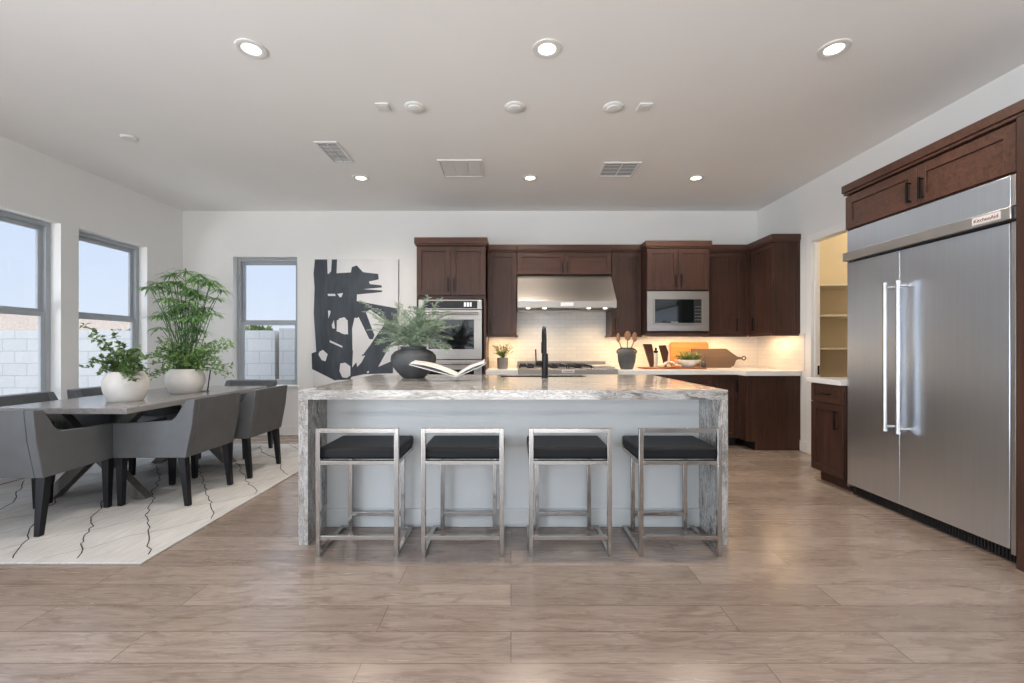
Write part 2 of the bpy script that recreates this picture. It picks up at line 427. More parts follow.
# cased opening
t_ = MB()
cw = .065
t_.box(XR-.014, XR, DO1, DO1+cw, 0, DZ+cw); t_.box(XR-.014, XR, DO0-cw, DO0, 0, DZ+cw); t_.box(XR-.014, XR, DO0, DO1, DZ, DZ+cw)
t_.box(XR-.016, XR+.085, DO1-.014, DO1-.001, 0, DZ-.001); t_.box(XR-.016, XR+.085, DO0+.001, DO0+.014, 0, DZ-.001); t_.box(XR-.016, XR+.085, DO0+.014, DO1-.014, DZ-.015, DZ-.001)
t_.box(XR+.02, XR+.05, DO1-.026, DO1-.014, 0, DZ-.015)
structure(t_.build('trim_1', 'trimw', bevel=.003), 'white casing round the pantry opening', 'door casing')
structure(MB().box(XR+.052, XR+.075, DO1-.018, DO1-.0135, .885, .985).build('trim_2', 'dark_metal'), 'small black strike plate on the pantry jamb', 'strike plate')

# tile backsplash
structure(MB().box(-.30, 3.33, YB-.010, YB, .916, 1.36).box(.077, 1.28, YB-.010, YB, 1.36, 2.11).box(XR-.010, XR, 4.985, YB-.010, .916, 1.34).build('trim_3', 'tile', smooth=0),
          'small glossy off-white tile backsplash', 'backsplash')

# ------------------------------------------------------------------ windows (single hung, grey frames)
def window(n, axis, a0, a1, plane, sgn, lab):
    """axis 'x': window in the left wall (along Y) ; 'y': in the back wall. plane: inside face; sgn: outward direction of the wall"""
    z0, z1 = WZ0, WZ1; mid = 1.525
    c = ((a0+a1)/2)
    root = bpy.data.objects.new('window_%d' % n, None); COL.objects.link(root)
    root.location = (plane, c, z0) if axis == 'x' else (c, plane, z0)
    structure(root, lab, 'window')
    def bx(m, u0, u1, d0, d1, zz0, zz1):
        p0, p1 = sorted((plane+sgn*d0, plane+sgn*d1))
        if axis == 'x': m.box(p0, p1, u0, u1, zz0, zz1)
        else: m.box(u0, u1, p0, p1, zz0, zz1)
        return m
    m = MB(); f = .045
    bx(m, a0, a0+f, .10, .17, z0, z1); bx(m, a1-f, a1, .10, .17, z0, z1); bx(m, a0+f, a1-f, .10, .17, z1-f, z1); bx(m, a0+f, a1-f, .10, .17, z0, z0+f)
    m.build('window_frame', 'frame', root, .004)
    def sash(d0, d1, zz0, zz1, name):
        r = .042; m = MB()
        bx(m, a0+f, a0+f+r, d0, d1, zz0, zz1); bx(m, a1-f-r, a1-f, d0, d1, zz0, zz1)
        bx(m, a0+f+r, a1-f-r, d0, d1, zz1-r, zz1); bx(m, a0+f+r, a1-f-r, d0, d1, zz0, zz0+r)
        s_ = m.build(name, 'frame', root, .003)
        g = MB(); bx(g, a0+f+r, a1-f-r, (d0+d1)/2-.002, (d0+d1)/2+.002, zz0+r, zz1-r); g.build('pane', 'glass', s_, smooth=0)
        return s_
    sash(.135, .16, mid-.005, z1-f, 'upper_sash')
    lo = sash(.105, .132, z0+f, mid+.006, 'lower_sash')
    m = MB(); bx(m, c-.03, c+.03, .095, .105, mid+.0065, mid+.024); m.build('sash_lock', 'frame', lo, .003)
    m = MB(); bx(m, a0-.0, a1+.0, .0, .10, z0-.0, z0+.012); bx(m, a0-.02, a1+.02, -.02, 0, z0-.018, z0+.012); m.build('window_sill', 'trimw', root, .003)
window(1, 'x', 3.49, 4.34, XL, -1, 'nearer tall window in the left wall')
window(2, 'x', 4.52, 5.37, XL, -1, 'farther tall window in the left wall beside the corner')
window(3, 'y', -3.76, -2.89, YB, 1, 'tall window in the back wall left of the painting')

# ------------------------------------------------------------------ outside
structure(MB().box(-40, 40, -30, -.0+YB+60, -.42, -.30).build('ground', 'gravel', smooth=0), 'desert gravel yard', 'ground')
b_ = thing('block_wall', (-6, 7.35, -.3), 'white block garden wall outside the windows', 'garden wall')
MB().box(-16, -3.92, 7.30, 7.50, -.3, 1.465).build('wall_panel', 'block', b_, smooth=0)
MB().box(-3.83, 3.0, 7.27, 7.47, -.3, 1.50).build('wall_panel', 'block', b_, smooth=0)
MB().box(-3.96, -3.80, 7.42, 7.60, -.3, 1.44).build('post', 'stucco', b_, smooth=0)
def house(x0, x1, y0, y1, ze, zr, label):
    h = thing('neighbour_house', ((x0+x1)/2, (y0+y1)/2, -.3), label, 'house', 'houses beyond the garden wall')
    MB().box(x0, x1, y0, y1, -.3, ze).build('wall', 'stucco', h, smooth=0)
    o = .5; cx0, cx1 = x0+(y1-y0)/2, x1-(y1-y0)/2; cy = (y0+y1)/2
    m = MB(); B = [m.bm.verts.new(p) for p in ((x0-o, y0-o, ze), (x1+o, y0-o, ze), (x1+o, y1+o, ze), (x0-o, y1+o, ze))]
    R = [m.bm.verts.new((cx0, cy, zr)), m.bm.verts.new((cx1, cy, zr))]
    m.bm.faces.new(B[::-1]); m.bm.faces.new((B[0], B[1], R[1], R[0])); m.bm.faces.new((B[2], B[3], R[0], R[1])); m.bm.faces.new((B[1], B[2], R[1])); m.bm.faces.new((B[3], B[0], R[0]))
    m.build('roof', 'roof', h, smooth=0)
house(-37, -20.3, 20, 28, 1.45, 3.2, 'low house with a clay roof seen in the nearer left window')
house(-33, -21.5, 33, 41, 1.9, 4.3, 'low house with a clay roof seen in the farther left window')
def shrub(c, r, n, name, label, cat='bush'):
    m = MB()
    for i in range(n):
        d = Vector((random.gauss(0, 1), random.gauss(0, 1), random.gauss(0, 1))).normalized()
        p = Vector(c)+Vector((d.x*r[0], d.y*r[1], d.z*r[2]))*random.uniform(.7, 1)
        m.leaf(p, d+Vector((random.uniform(-.6, .6), random.uniform(-.6, .6), random.uniform(-.2, .8))), .16, .09)
    tr = thing(name, (c[0], c[1], -.3), label, cat)
    m.build('foliage', 'bush', tr, smooth=0)
    MB().tube([(c[0], c[1], -.3), (c[0], c[1], c[2])], .05).build('stem', 'stem', tr)
shrub((-9.9, 11.2, 1.12), (.42, .4, .48), 420, 'garden_bush', 'green bush over the garden wall in the farther left window')
shrub((-5.15, 8.9, 1.15), (.45, .35, .42), 400, 'garden_shrub', 'dry bush peeking over the garden wall in the back window')

# ------------------------------------------------------------------ cabinetry
def mapper(face, pos):
    """face 'y': front looks towards -Y at y=pos, u along X. face 'x': front looks towards -X at x=pos, u along Y. w = distance out of the face"""
    def bx(m, u0, u1, w0, w1, z0, z1):
        if face == 'y': m.box(u0, u1, pos-w1, pos-w0, z0, z1)
        else: m.box(pos-w1, pos-w0, u0, u1, z0, z1)
    return bx
def shaker(face, pos, u0, u1, z0, z1, parent, name='door', rail=.058, handle=None, mat=None):
    bx = mapper(face, pos); m = MB(); t = .020
    mat = mat or ('cab' if z1-z0 > .25 else 'cabh')
    bx(m, u0, u0+rail, 0, t, z0, z1); bx(m, u1-rail, u1, 0, t, z0, z1)
    bx(m, u0+rail, u1-rail, 0, t, z0, z0+rail); bx(m, u0+rail, u1-rail, 0, t, z1-rail, z1)
    bx(m, u0+rail, u1-rail, 0, t-.010, z0+rail, z1-rail)
    d = m.build(name, mat, parent, .0018)
    if handle:
        kind, hu, hz, L = handle; h = MB(); r = .006
        if kind == 'v':
            bx(h, hu-r, hu+r, t+.022, t+.034, hz, hz+L)
            for zz in (hz+.012, hz+L-.012): bx(h, hu-r*.8, hu+r*.8, t, t+.022, zz-r*.8, zz+r*.8)
        else:
            bx(h, hu-L/2, hu+L/2, t+.022, t+.034, hz-r, hz+r)
            for uu in (hu-L/2+.012, hu+L/2-.012): bx(h, uu-r*.8, uu+r*.8, t, t+.022, hz-r*.8, hz+r*.8)
        h.build('handle', 'dark_metal', d, .001)
    return d
def crown(face, pos, u0, u1, depth, z0, z1, parent, lip=.022, ends=(1, 1), front=None, rear_ends=(0, 0)):
    """flat crown moulding with a small step"""
    bx = mapper(face, pos); m = MB()
    bx(m, u0-lip*.5*ends[0], u1+lip*.5*ends[1], -depth, .020+lip*.5, z0, z0+.02)
    bx(m, u0-lip*ends[0], u1+lip*ends[1], -depth, .020+lip, z0+.02, z1)
    return m.build('crown_moulding', 'cabh', parent, .003)
def crown_step(pos, u0, u1, depth, z0, z1, parent, lip, front, rear):
    bx = mapper('y', pos); m = MB()
    bx(m, u0-lip*.5, u1+lip*.5, -front, .020+lip*.5, z0, z0+.02); bx(m, u0-lip, u1+lip, -front, .020+lip, z0+.02, z1)
    bx(m, u0-lip*rear, u1, -depth, -front, z0, z1)
    return m.build('crown_moulding', 'cabh', parent, .003)

def cabinet(name, x0, x1, yf, z0, z1, label, cat='wall cabinet', group=None, yb=YB):
    c = thing(name, ((x0+x1)/2, (yf+yb)/2, z0), label, cat, group)
    MB().box(x0, x1, yf, yb, z0, z1).build('body', 'cab', c, .0015)
    return c
g_ = .003
# tall oven cabinet
OX0, OX1, OY = -1.13, -.302, 5.27
t = thing('oven_cabinet', (-.715, 5.6, 0), 'tall dark wood cabinet housing the wall oven', 'tall cabinet')
m = MB(); m.box(OX0, OX1, OY+.02, YB-.001, .10, .42); m.box(OX0, OX1, OY+.02, YB-.001, 1.765, 2.40)
m.box(OX0, OX0+.025, OY, YB-.001, 0, 2.40); m.box(OX1-.025, OX1, OY, YB-.001, 0, 2.40); m.box(OX0+.025, OX1-.025, 5.92, YB-.001, .42, 1.765)
m.box(OX0+.025, OX1-.025, OY, OY+.02, 1.762, 1.80); m.box(OX0+.025, OX1-.025, OY, OY+.02, .40, .43)
m.build('body', 'cab', t, .0015)
MB().box(OX0+.026, OX1-.026, OY+.08, OY+.10, 0, .10).build('toe_kick', 'toe', t)
cx = (OX0+OX1)/2
shaker('y', OY, OX0+.006, cx-g_/2, 1.81, 2.392, t, handle=('v', cx-.035, 1.855, .16))
shaker('y', OY, cx+g_/2, OX1-.006, 1.81, 2.392, t, handle=('v', cx+.035, 1.855, .16))
shaker('y', OY, OX0+.006, OX1-.006, .11, .395, t, 'drawer', handle=('h', cx, .33, .16), mat='cabh')
crown_step(OY, OX0, OX1, YB-OY-.001, 2.40, 2.495, t, .022, .30, 1)
# wall oven (double)
ov = thing('wall_oven', (-.725, 5.5, .44), 'built-in stainless steel wall oven behind the fern', 'oven')
ox0, ox1, oy = -1.103, -.347, 5.245
MB().box(ox0+.02, ox1-.02, oy+.03, 5.90, .445, 1.755).build('body', 'black', ov)
cp = MB().box(ox0, ox1, oy, oy+.022, 1.640, 1.755).build('control_panel', 'steel', ov, .003)
MB().box(ox0+.07, ox1-.055, oy-.003, oy, 1.652, 1.740).build('display', 'bglass', cp, .001)
MB().box(-.56, -.535, oy-.0045, oy-.003, 1.672, 1.722).box(-.525, -.50, oy-.0045, oy-.003, 1.672, 1.722).box(-.49, -.47, oy-.0045, oy-.003, 1.672, 1.722).build('digits', 'digits', cp)
for (z0, z1) in ((1.045, 1.632), (.447, 1.035)):
    m = MB(); wz0, wz1 = z0+.12, z1-.115; wx0, wx1 = ox0+.12, ox1-.095
    m.box(ox0, ox1, oy, oy+.022, z0, wz0); m.box(ox0, ox1, oy, oy+.022, wz1, z1); m.box(ox0, wx0, oy, oy+.022, wz0, wz1); m.box(wx1, ox1, oy, oy+.022, wz0, wz1)
    d = m.build('oven_door', 'steel', ov, .002)
    MB().box(wx0, wx1, oy+.004, oy+.016, wz0, wz1).build('oven_window', 'bglass', d)
    h = MB().tube([(ox0+.04, oy-.05, z1-.045), (ox1-.04, oy-.05, z1-.045)], .013, 12)
    for xx in (ox0+.06, ox1-.06): h.tube([(xx, oy, z1-.045), (xx, oy-.05, z1-.045)], .009, 10)
    h.build('handle', 'chrome', d)

UY = 5.62; UZ0, UZ1, UC = 1.34, 2.40, 2.49
UL = 'dark wood upper cabinets along the back wall'
c = cabinet('upper_cabinet', -.300, .074, UY, UZ0, UZ1, 'narrow dark wood upper cabinet between oven and range hood', 'wall cabinet', UL, YB-.001)
shaker('y', UY, -.296, .070, UZ0+.008, UZ1-.006, c, handle=('v', -.262, UZ0+.05, .16)); crown('y', UY, -.300, .074, YB-UY-.001, UZ1, UC, c, ends=(0, 0))
MB().box(-.300, .074+.014, UY-.03, UY+.0, UZ0-.022, UZ0-.0005).box(.074-.016, .088, UY, YB-.012, UZ0-.022, UZ0-.0005).build('light_rail', 'cabh', c, .003)
c = cabinet('upper_cabinet', .077, 1.279, UY, 2.112, UZ1, 'short dark wood cabinet directly above the range hood', 'wall cabinet', UL, YB-.001)
shaker('y', UY, .081, .676, 2.118, UZ1-.006, c, handle=('v', .648, 2.14, .13), mat='cabh'); shaker('y', UY, .680, 1.275, 2.118, UZ1-.006, c, handle=('v', .708, 2.14, .13), mat='cabh')
crown('y', UY, .077, 1.279, YB-UY-.001, UZ1, UC, c, ends=(0, 0))
c = cabinet('upper_cabinet', 1.282, 1.662, UY, UZ0, UZ1, 'narrow dark wood upper cabinet between range hood and microwave', 'wall cabinet', UL, YB-.001)
shaker('y', UY, 1.286, 1.658, UZ0+.008, UZ1-.006, c, handle=('v', 1.32, UZ0+.05, .16)); crown('y', UY, 1.282, 1.662, YB-UY-.001, UZ1, UC, c, ends=(0, 0))
MB().box(1.268, 1.662, UY-.03, UY, UZ0-.022, UZ0-.0005).box(1.268, 1.298, UY, YB-.012, UZ0-.022, UZ0-.0005).build('light_rail', 'cabh', c, .003)
# microwave cabinet
MX0, MX1, MY = 1.667, 2.432, 5.41
c = thing('microwave_cabinet', (2.05, 5.7, UZ0), 'dark wood upper cabinet holding the built-in microwave', 'wall cabinet')
m = MB(); m.box(MX0, MX1, MY, YB-.001, 1.885, UZ1); m.box(MX0, MX0+.018, MY, YB-.001, UZ0, 1.885); m.box(MX1-.018, MX1, MY, YB-.001, UZ0, 1.885)
m.box(MX0+.018, MX1-.018, MY, YB-.001, UZ0, UZ0+.03); m.box(MX0+.018, MX1-.018, 5.93, YB-.001, UZ0+.03, 1.885); m.build('body', 'cab', c, .0015)
mx = (MX0+MX1)/2
shaker('y', MY, MX0+.004, mx-g_/2, 1.892, UZ1-.006, c, handle=('v', mx-.035, 1.925, .15)); shaker('y', MY, mx+g_/2, MX1-.004, 1.892, UZ1-.006, c, handle=('v', mx+.035, 1.925, .15))
crown_step(MY, MX0, MX1, YB-MY-.001, UZ1, UC, c, .022, .155, 0)
MB().box(MX0, MX1, MY-.018, MY, UZ0-.022, UZ0-.0005).build('light_rail', 'cabh', c, .003)
mw = thing('microwave', (mx, 5.6, 1.385), 'built-in stainless microwave with black glass door', 'microwave')
MB().box(MX0+.022, MX1-.022, MY-.0, 5.85, 1.385, 1.872).build('body', 'black', mw)
m = MB(); a0, a1, z0, z1 = MX0+.004, MX1-.004, 1.385, 1.873; i0, i1, j0, j1 = a0+.075, a1-.085, z0+.085, z1-.085
m.box(a0, a1, MY-.02, MY-.001, z0, j0); m.box(a0, a1, MY-.02, MY-.001, j1, z1); m.box(a0, i0, MY-.02, MY-.001, j0, j1); m.box(i1, a1, MY-.02, MY-.001, j0, j1); m.build('trim_kit', 'steel', mw, .003)
m = MB(); m.box(i0+.002, i1-.002, MY-.028, MY-.002, j0+.002, j0+.014); m.box(i0+.002, i1-.002, MY-.028, MY-.002, j1-.014, j1-.002); m.box(i0+.002, i0+.016, MY-.028, MY-.002, j0+.014, j1-.014); m.box(i1-.012, i1-.002, MY-.028, MY-.002, j0+.014, j1-.014); m.build('door_frame', 'steel', mw, .001)
dw = MB().box(i0+.016, i1-.105, MY-.026, MY-.002, j0+.014, j1-.014).build('door_glass', 'bglass', mw)
kp = MB().box(i1-.103, i1-.012, MY-.026, MY-.002, j0+.014, j1-.014).build('keypad', 'black', mw)
for r_ in range(5):
    for q in range(3): MB().box(i1-.084+q*.026, i1-.078+q*.026, MY-.0268, MY-.026, j0+.05+r_*.04, j0+.056+r_*.04).build('key', 'plastic', kp)
put_text('KitchenAid', .018, (mx-.05, MY-.0262, j0+.025), (PI/2, 0, 0), 'badge', dw)
# cabinet right of microwave, then the return along the right wall
c = cabinet('upper_cabinet', 2.436, 3.326, UY, UZ0, UZ1, 'dark wood upper cabinet right of the microwave, in the corner', 'wall cabinet', UL, YB-.001)
shaker('y', UY, 2.440, 2.95, UZ0+.008, UZ1-.006, c, handle=('v', 2.865, UZ0+.05, .16)); crown('y', UY, 2.436, 3.034, YB-UY-.001, UZ1, UC, c, ends=(0, 0))
MB().box(2.436, 3.010, UY-.022, UY, UZ0-.02, UZ0-.0005).build('light_rail', 'cabh', c, .003)
MB().box(2.992, 3.326, 5.5785, 5.6195, UZ0, UZ1-.001).build('corner_filler', 'cab', c)
RX, RY = 3.035, 5.07
c = thing('upper_cabinet', (3.16, 5.3, UZ0), 'dark wood upper cabinet on the right wall, its plain side facing the room', 'wall cabinet', UL)
MB().box(RX, XR-.001, RY, 5.574, UZ0, UZ1).build('body', 'cab', c, .0015)
MB().box(RX, RX+.035, RY-.006, RY, UZ0, UZ1).box(XR-.04, XR-.001, RY-.006, RY, UZ0, UZ1).build('side_stile', 'cab', c, .001)
shaker('x', RX, RY+.004, 5.52, UZ0+.008, UZ1-.006, c, handle=('v', 5.45, UZ0+.05, .16))
crown('x', RX, RY-.0, 5.5775, XR-.001-RX, UZ1, UC, c, ends=(1, 0))
MB().box(RX-.022, XR-.012, RY-.008, RY+.02, UZ0-.02, UZ0-.0005).box(RX-.022, RX, RY+.02, 5.59, UZ0-.02, UZ0-.0005).build('light_rail', 'cabh', c, .003)

# base cabinets on the back wall
BF = 5.275; BT = .858
def base_cab(x0, x1, label, ndoor=1, top=BT, drawer=True):
    c = thing('base_cabinet', ((x0+x1)/2, 5.6, 0), label, 'base cabinet', 'dark wood base cabinets under the back counter')
    MB().box(x0, x1, BF, YB-.012, .10, top).build('body', 'cab', c)
    MB().box(x0, x1, BF+.06, BF+.08, 0, .10).build('toe_kick', 'toe', c)
    zt = top-.005
    if drawer:
        shaker('y', BF, x0+.003, x1-.003, top-.16, zt, c, 'drawer', .045, ('h', (x0+x1)/2, top-.08, .14), 'cabh'); zt = top-.164
    wd = (x1-x0)/ndoor
    for i in range(ndoor): shaker('y', BF, x0+i*wd+.003, x0+(i+1)*wd-.003, .105, zt, c, handle=('v', x0+(i+1)*wd-.035 if i == 0 else x0+i*wd+.035, zt-.2, .15))
base_cab(-.299, .082, 'dark wood base cabinet between oven and rangetop')
base_cab(.085, 1.270, 'dark wood base cabinet under the rangetop', 2, .770, False)
base_cab(1.273, 1.84, 'dark wood base cabinet just right of the rangetop')
base_cab(1.843, 2.41, 'dark wood base cabinet below the cutting boards')
base_cab(2.413, 2.72, 'narrow dark wood base cabinet beside the inner corner', 1, BT, False)
c = thing('base_cabinet', (3.0, 5.3, 0), 'dark wood end base cabinet on the right wall below the backsplash', 'base cabinet', 'dark wood base cabinets under the back counter')
MB().prism([(2.725, .10), (2.81, .10), (2.81, 0), (3.329, 0), (3.329, BT), (2.725, BT)], 'y', 5.06, 5.085).build('end_panel', 'cab', c, .0015)
MB().box(2.725, XR-.012, 5.086, YB-.012, .10, BT).build('body', 'cab', c)
MB().box(2.81, 2.83, 5.086, 5.33, 0, .10).build('toe_kick', 'toe', c)
shaker('x', 2.725, 5.065, 5.25, .105, BT-.005, c, rail=.05)
# counters
tag(MB().box(-.301, .0835, 5.235, YB-.011, .86, .915).build('countertop', 'quartz', bevel=.003), 'short white quartz countertop between oven and rangetop', 'countertop')
tag(MB().prism([(1.272, 5.235), (2.685, 5.235), (2.685, 5.03), (XR-.011, 5.03), (XR-.011, YB-.011), (1.272, YB-.011)], 'z', .86, .915).build('countertop', 'quartz', bevel=.003),
    'long white quartz countertop turning the corner under the backsplash', 'countertop')
# rangetop
r = thing('rangetop', (.68, 5.55, .775), 'wide stainless steel gas rangetop under the hood', 'rangetop')
MB().box(.087, 1.268, 5.20, YB-.012, .775, .932).build('body', 'steel', r, .006)
MB().box(.087, 1.268, 5.90, YB-.012, .9325, 1.0).build('back_guard', 'steel', r, .003)
for k in range(6):
    x = .17+k*.205
    kn = MB(); a = [(x+.026*math.cos(2*PI*i/20), .84+.026*math.sin(2*PI*i/20)) for i in range(20)]
    kn.prism(a, 'y', 5.165, 5.20).build('knob', 'black', r, .003)
for k in range(3):
    x0 = .10+k*.293; m = MB()
    for yy in (5.27, 5.42, 5.57, 5.72, 5.85): m.box(x0, x0+.28, yy-.006, yy+.006, .955, .972)
    for xx in (x0+.006, x0+.1, x0+.19, x0+.274): m.box(xx-.006, xx+.006, 5.264, 5.856, .955, .972)
    for xx in (x0+.006, x0+.274):
        for yy in (5.27, 5.85): m.box(xx-.006, xx+.006, yy-.006, yy+.006, .9325, .955)
    m.build('grate', 'black', r)
    for yy in (5.42, 5.70): MB().lathe([(.045, .9325), (.045, .945), (.03, .952)], (x0+.14, yy), 20).build('burner', 'black', r)
MB().box(.99, 1.25, 5.27, 5.86, .9325, .962).build('griddle_cover', 'ivory', r, .004)
bd = MB().box(.60, .75, 5.196, 5.20, .885, .922).build('badge', 'badge', r, .001)
put_text('KitchenAid', .026, (.675, 5.1955, .9035), (PI/2, 0, 0), 'red', bd)
# range hood
HX0, HX1 = .079, 1.277
r = thing('range_hood', (.68, 5.6, 1.66), 'wide stainless steel range hood over the rangetop', 'range hood')
prof = [(5.938, 2.108), (5.63, 2.108), (5.60, 2.09)]
for k in range(1, 8):
    a = k/8; prof.append((5.60-.285*(a**1.15), 2.09-.335*a))
prof += [(5.311, 1.745), (5.311, 1.665), (5.335, 1.665), (5.335, 1.69), (5.938, 1.665+.025)]
MB().prism(prof, 'x', HX0, HX1).build('canopy', 'steel', r, .002)
MB().box(HX0+.005, HX0+.02, 5.336, 5.93, 1.660, 1.688).box(HX1-.02, HX1-.005, 5.336, 5.93, 1.660, 1.688).box(HX0+.02, HX1-.02, 5.915, 5.93, 1.660, 1.688).build('rim', 'steel', r)
m = MB()
for k in range(36): m.box(HX0+.05+k*.0305, HX0+.066+k*.0305, 5.42, 5.88, 1.676, 1.688)
m.build('baffle_filter', 'steel', r)
for x in (.21, .41, .95, 1.15):
    MB().lathe([(.016, 1.656), (.024, 1.660), (.024, 1.6885)], (x, 5.375), 20).build('hood_light', 'hoodlamp', r)
bd = MB().box(.60, .755, 5.306, 5.311, 1.685, 1.728).build('badge', 'badge', r, .001)
put_text('KitchenAid', .028, (.6775, 5.3055, 1.706), (PI/2, 0, 0), 'ceil', bd)
for x in (.3, 1.05): light('hood_bulb', 'SPOT', (x, 5.45, 1.65), (.15, 0, 0), 10, (1, .76, .50), spot_size=2.4, spot_blend=.8, shadow_soft_size=.03)
# under-cabinet LED strips
def led(name, x0, x1, y, rotz, e, lab):
    L = x1-x0
    if rotz == 0:
        o = MB().box(x0, x1, y-.006, y+.006, UZ0-.012, UZ0-.001).build('led_strip', 'led'); c0 = ((x0+x1)/2, y, UZ0-.013)
    else:
        o = MB().box(y-.006, y+.006, x0, x1, UZ0-.012, UZ0-.001).build('led_strip', 'led'); c0 = (y, (x0+x1)/2, UZ0-.016)
    tag(o, lab, 'light strip', 'warm light strips under the upper cabinets')
    light(name, 'AREA', c0, (0, 0, rotz), e, (1, .64, .33), shape='RECTANGLE', size=L, size_y=.02)
led('led_glow', -.27, .04, 5.72, 0, 1.7, 'warm light strip under the cabinet left of the range hood')
led('led_glow', 1.31, 1.64, 5.72, 0, 1.7, 'warm light strip under the cabinet between hood and microwave')
led('led_glow', 1.82, 2.41, 5.72, 0, 3.0, 'warm light strip under the microwave cabinet')
led('led_glow', 2.46, 2.95, 5.72, 0, 2.0, 'warm light strip under the corner cabinet')
led('led_glow', 5.10, 5.55, 3.2, PI/2, 1.3, 'warm light strip under the cabinet on the right wall')

# ------------------------------------------------------------------ refrigerator wall (faces -X)
FX = 2.728; FY0, FY1 = 2.366, 3.588; FT = 2.13
f = thing('refrigerator', (3.0, 2.977, 0), 'large built-in stainless steel side-by-side refrigerator', 'refrigerator')
MB().box(FX+.055, XR-.001, FY0+.005, FY1-.005, .03, FT-.001).build('body', 'black', f)
split = 3.088
MB().box(FX, FX+.05, split+.002, FY1-.022, .085, 1.868).build('freezer_door', 'fridge', f, .003)
MB().box(FX, FX+.05, FY0+.040, split-.002, .085, 1.868).build('fridge_door', 'fridge', f, .003)
for q in ((FX+.004, FX+.054, FY0+.001, FY0+.010, .06, FT-.002), (FX+.002, FX+.054, FY0+.014, FY0+.036, .06, 1.87), (FX+.002, FX+.054, FY0+.014, FY0+.034, 1.96, FT-.003), (FX+.012, FX+.054, FY1-.018, FY1-.004, .06, FT-.002)):
    MB().box(*q).build('side_trim', 'satin', f, .001)
gp = MB().box(FX-.0, FX+.05, FY0+.036, FY1-.02, 1.955, FT-.003).build('grille_panel', 'fridge', f, .002)
tb = MB().box(FX-.028, FX+.05, FY0+.012, FY1-.004, 1.884, 1.952).build('trim_band', 'satin', f, .004)
# overlay plate with brushed look on the band
bp = MB().box(FX-.031, FX-.028, 2.425, 2.575, 1.897, 1.940).build('badge', 'badge', tb, .0008)
put_text('KitchenAid', .029, (FX-.0315, 2.5, 1.918), (PI/2, 0, -PI/2), 'red', bp)
for (y, par) in ((3.135, 'a'), (3.03, 'b')):
    h = MB().tube([(FX-.066, y, .60), (FX-.066, y, 1.64)], .0135, 14)
    for z in (.625, 1.615): h.tube([(FX, y, z), (FX-.066, y, z)], .010, 12)
    h.tube([(FX-.066, y, .592), (FX-.066, y, .612)], .0165, 14); h.tube([(FX-.066, y, 1.628), (FX-.066, y, 1.648)], .0165, 14)
    h.build('handle', 'satin', f)
m = MB(); m.box(FX+.05, FX+.06, FY0+.03, FY1-.02, .0, .082)
for k in range(60):
    y = FY0+.05+k*.0188; m.box(FX+.040, FX+.05, y, y+.008, .012, .07)
m.build('toe_grille', 'black', f)
# cabinet above the refrigerator
c = thing('fridge_cabinet', (3.0, 2.98, FT), 'dark wood cabinet with two doors above the refrigerator', 'wall cabinet')
MB().box(2.745, XR-.001, 2.364, 3.588, FT, 2.418).build('body', 'cab', c, .0015)
shaker('x', 2.745, 2.375, 2.952, FT+.012, 2.405, c, rail=.062, handle=('v', 2.91, 2.17, .145), mat='cabh'); shaker('x', 2.745, 2.956, 3.584, FT+.012, 2.405, c, rail=.062, handle=('v', 3.0, 2.17, .145), mat='cabh')
crown('x', 2.745, 2.30, 3.588, XR-.001-2.745, 2.42, 2.50, c, .022, ends=(0, .6))
tag(MB().box(2.712, XR-.001, 2.30, 2.362, 0, 2.418).build('end_panel', 'cab', bevel=.002), 'tall dark wood end panel on the near side of the refrigerator', 'cabinet panel')
# small base cabinet beside it
c = thing('base_cabinet', (3.0, 3.8, 0), 'small dark wood base cabinet with one drawer between refrigerator and pantry', 'base cabinet')
MB().box(2.735, XR-.001, 3.596, 3.985, .10, .872).build('body', 'cab', c, .0015)
MB().box(2.80, XR-.001, 3.63, 3.975, 0, .10).build('toe_kick', 'cab', c)
shaker('x', 2.735, 3.60, 3.981, .712, .866, c, 'drawer', .04, ('h', 3.80, .785, .14), 'cabh')
shaker('x', 2.735, 3.60, 3.981, .105, .706, c, handle=('v', 3.66, .50, .16))
tag(MB().box(2.69, XR-.001, 3.594, 4.005, .873, .915).build('countertop', 'quartz', bevel=.003), 'small white quartz countertop beside the refrigerator', 'countertop')

# ------------------------------------------------------------------ island
IX0, IX1, IY0, IY1, IZ, IT = -1.277, 1.304, 2.644, 4.15, .931, .057
SX0, SX1, SY0, SY1 = -.10, .66, 3.80, 4.06
isl = thing('kitchen_island', (0, 3.4, 0), 'long kitchen island with veined stone waterfall top and pale panelled body', 'kitchen island')
m = MB()
z0, z1 = IZ-IT, IZ
m.box(IX0, SX0, IY0, IY1, z0, z1); m.box(SX1, IX1, IY0, IY1, z0, z1); m.box(SX0, SX1, IY0, SY0, z0, z1); m.box(SX0, SX1, SY1, IY1, z0, z1)
bmesh.ops.remove_doubles(m.bm, verts=m.bm.verts[:], dist=1e-5)
for fc in [fc for fc in m.bm.faces if False]: pass
m.build('worktop', 'stone', isl, smooth=0)
MB().box(IX0, IX0+IT, IY0, IY1, 0, z0).build('waterfall_end', 'stonev', isl, smooth=0)
MB().box(IX1-IT, IX1, IY0, IY1, 0, z0).build('waterfall_end', 'stonev', isl, smooth=0)
m = MB(); m.box(IX0+IT, IX1-IT, 2.92, 2.94, 0, z0); m.box(IX0+IT, IX1-IT, 4.11, 4.13, .10, z0); m.box(IX0+IT, IX0+IT+.02, 2.94, 4.11, 0, z0); m.box(IX1-IT-.02, IX1-IT, 2.94, 4.11, 0, z0); m.box(IX0+IT+.02, IX1-IT-.02, 2.94, 4.11, .10, .12)
m.build('body', 'panel', isl)
MB().box(IX0+IT, IX1-IT, 2.906, 2.92, 0, .122).build('base_trim', 'panel', isl, .004)
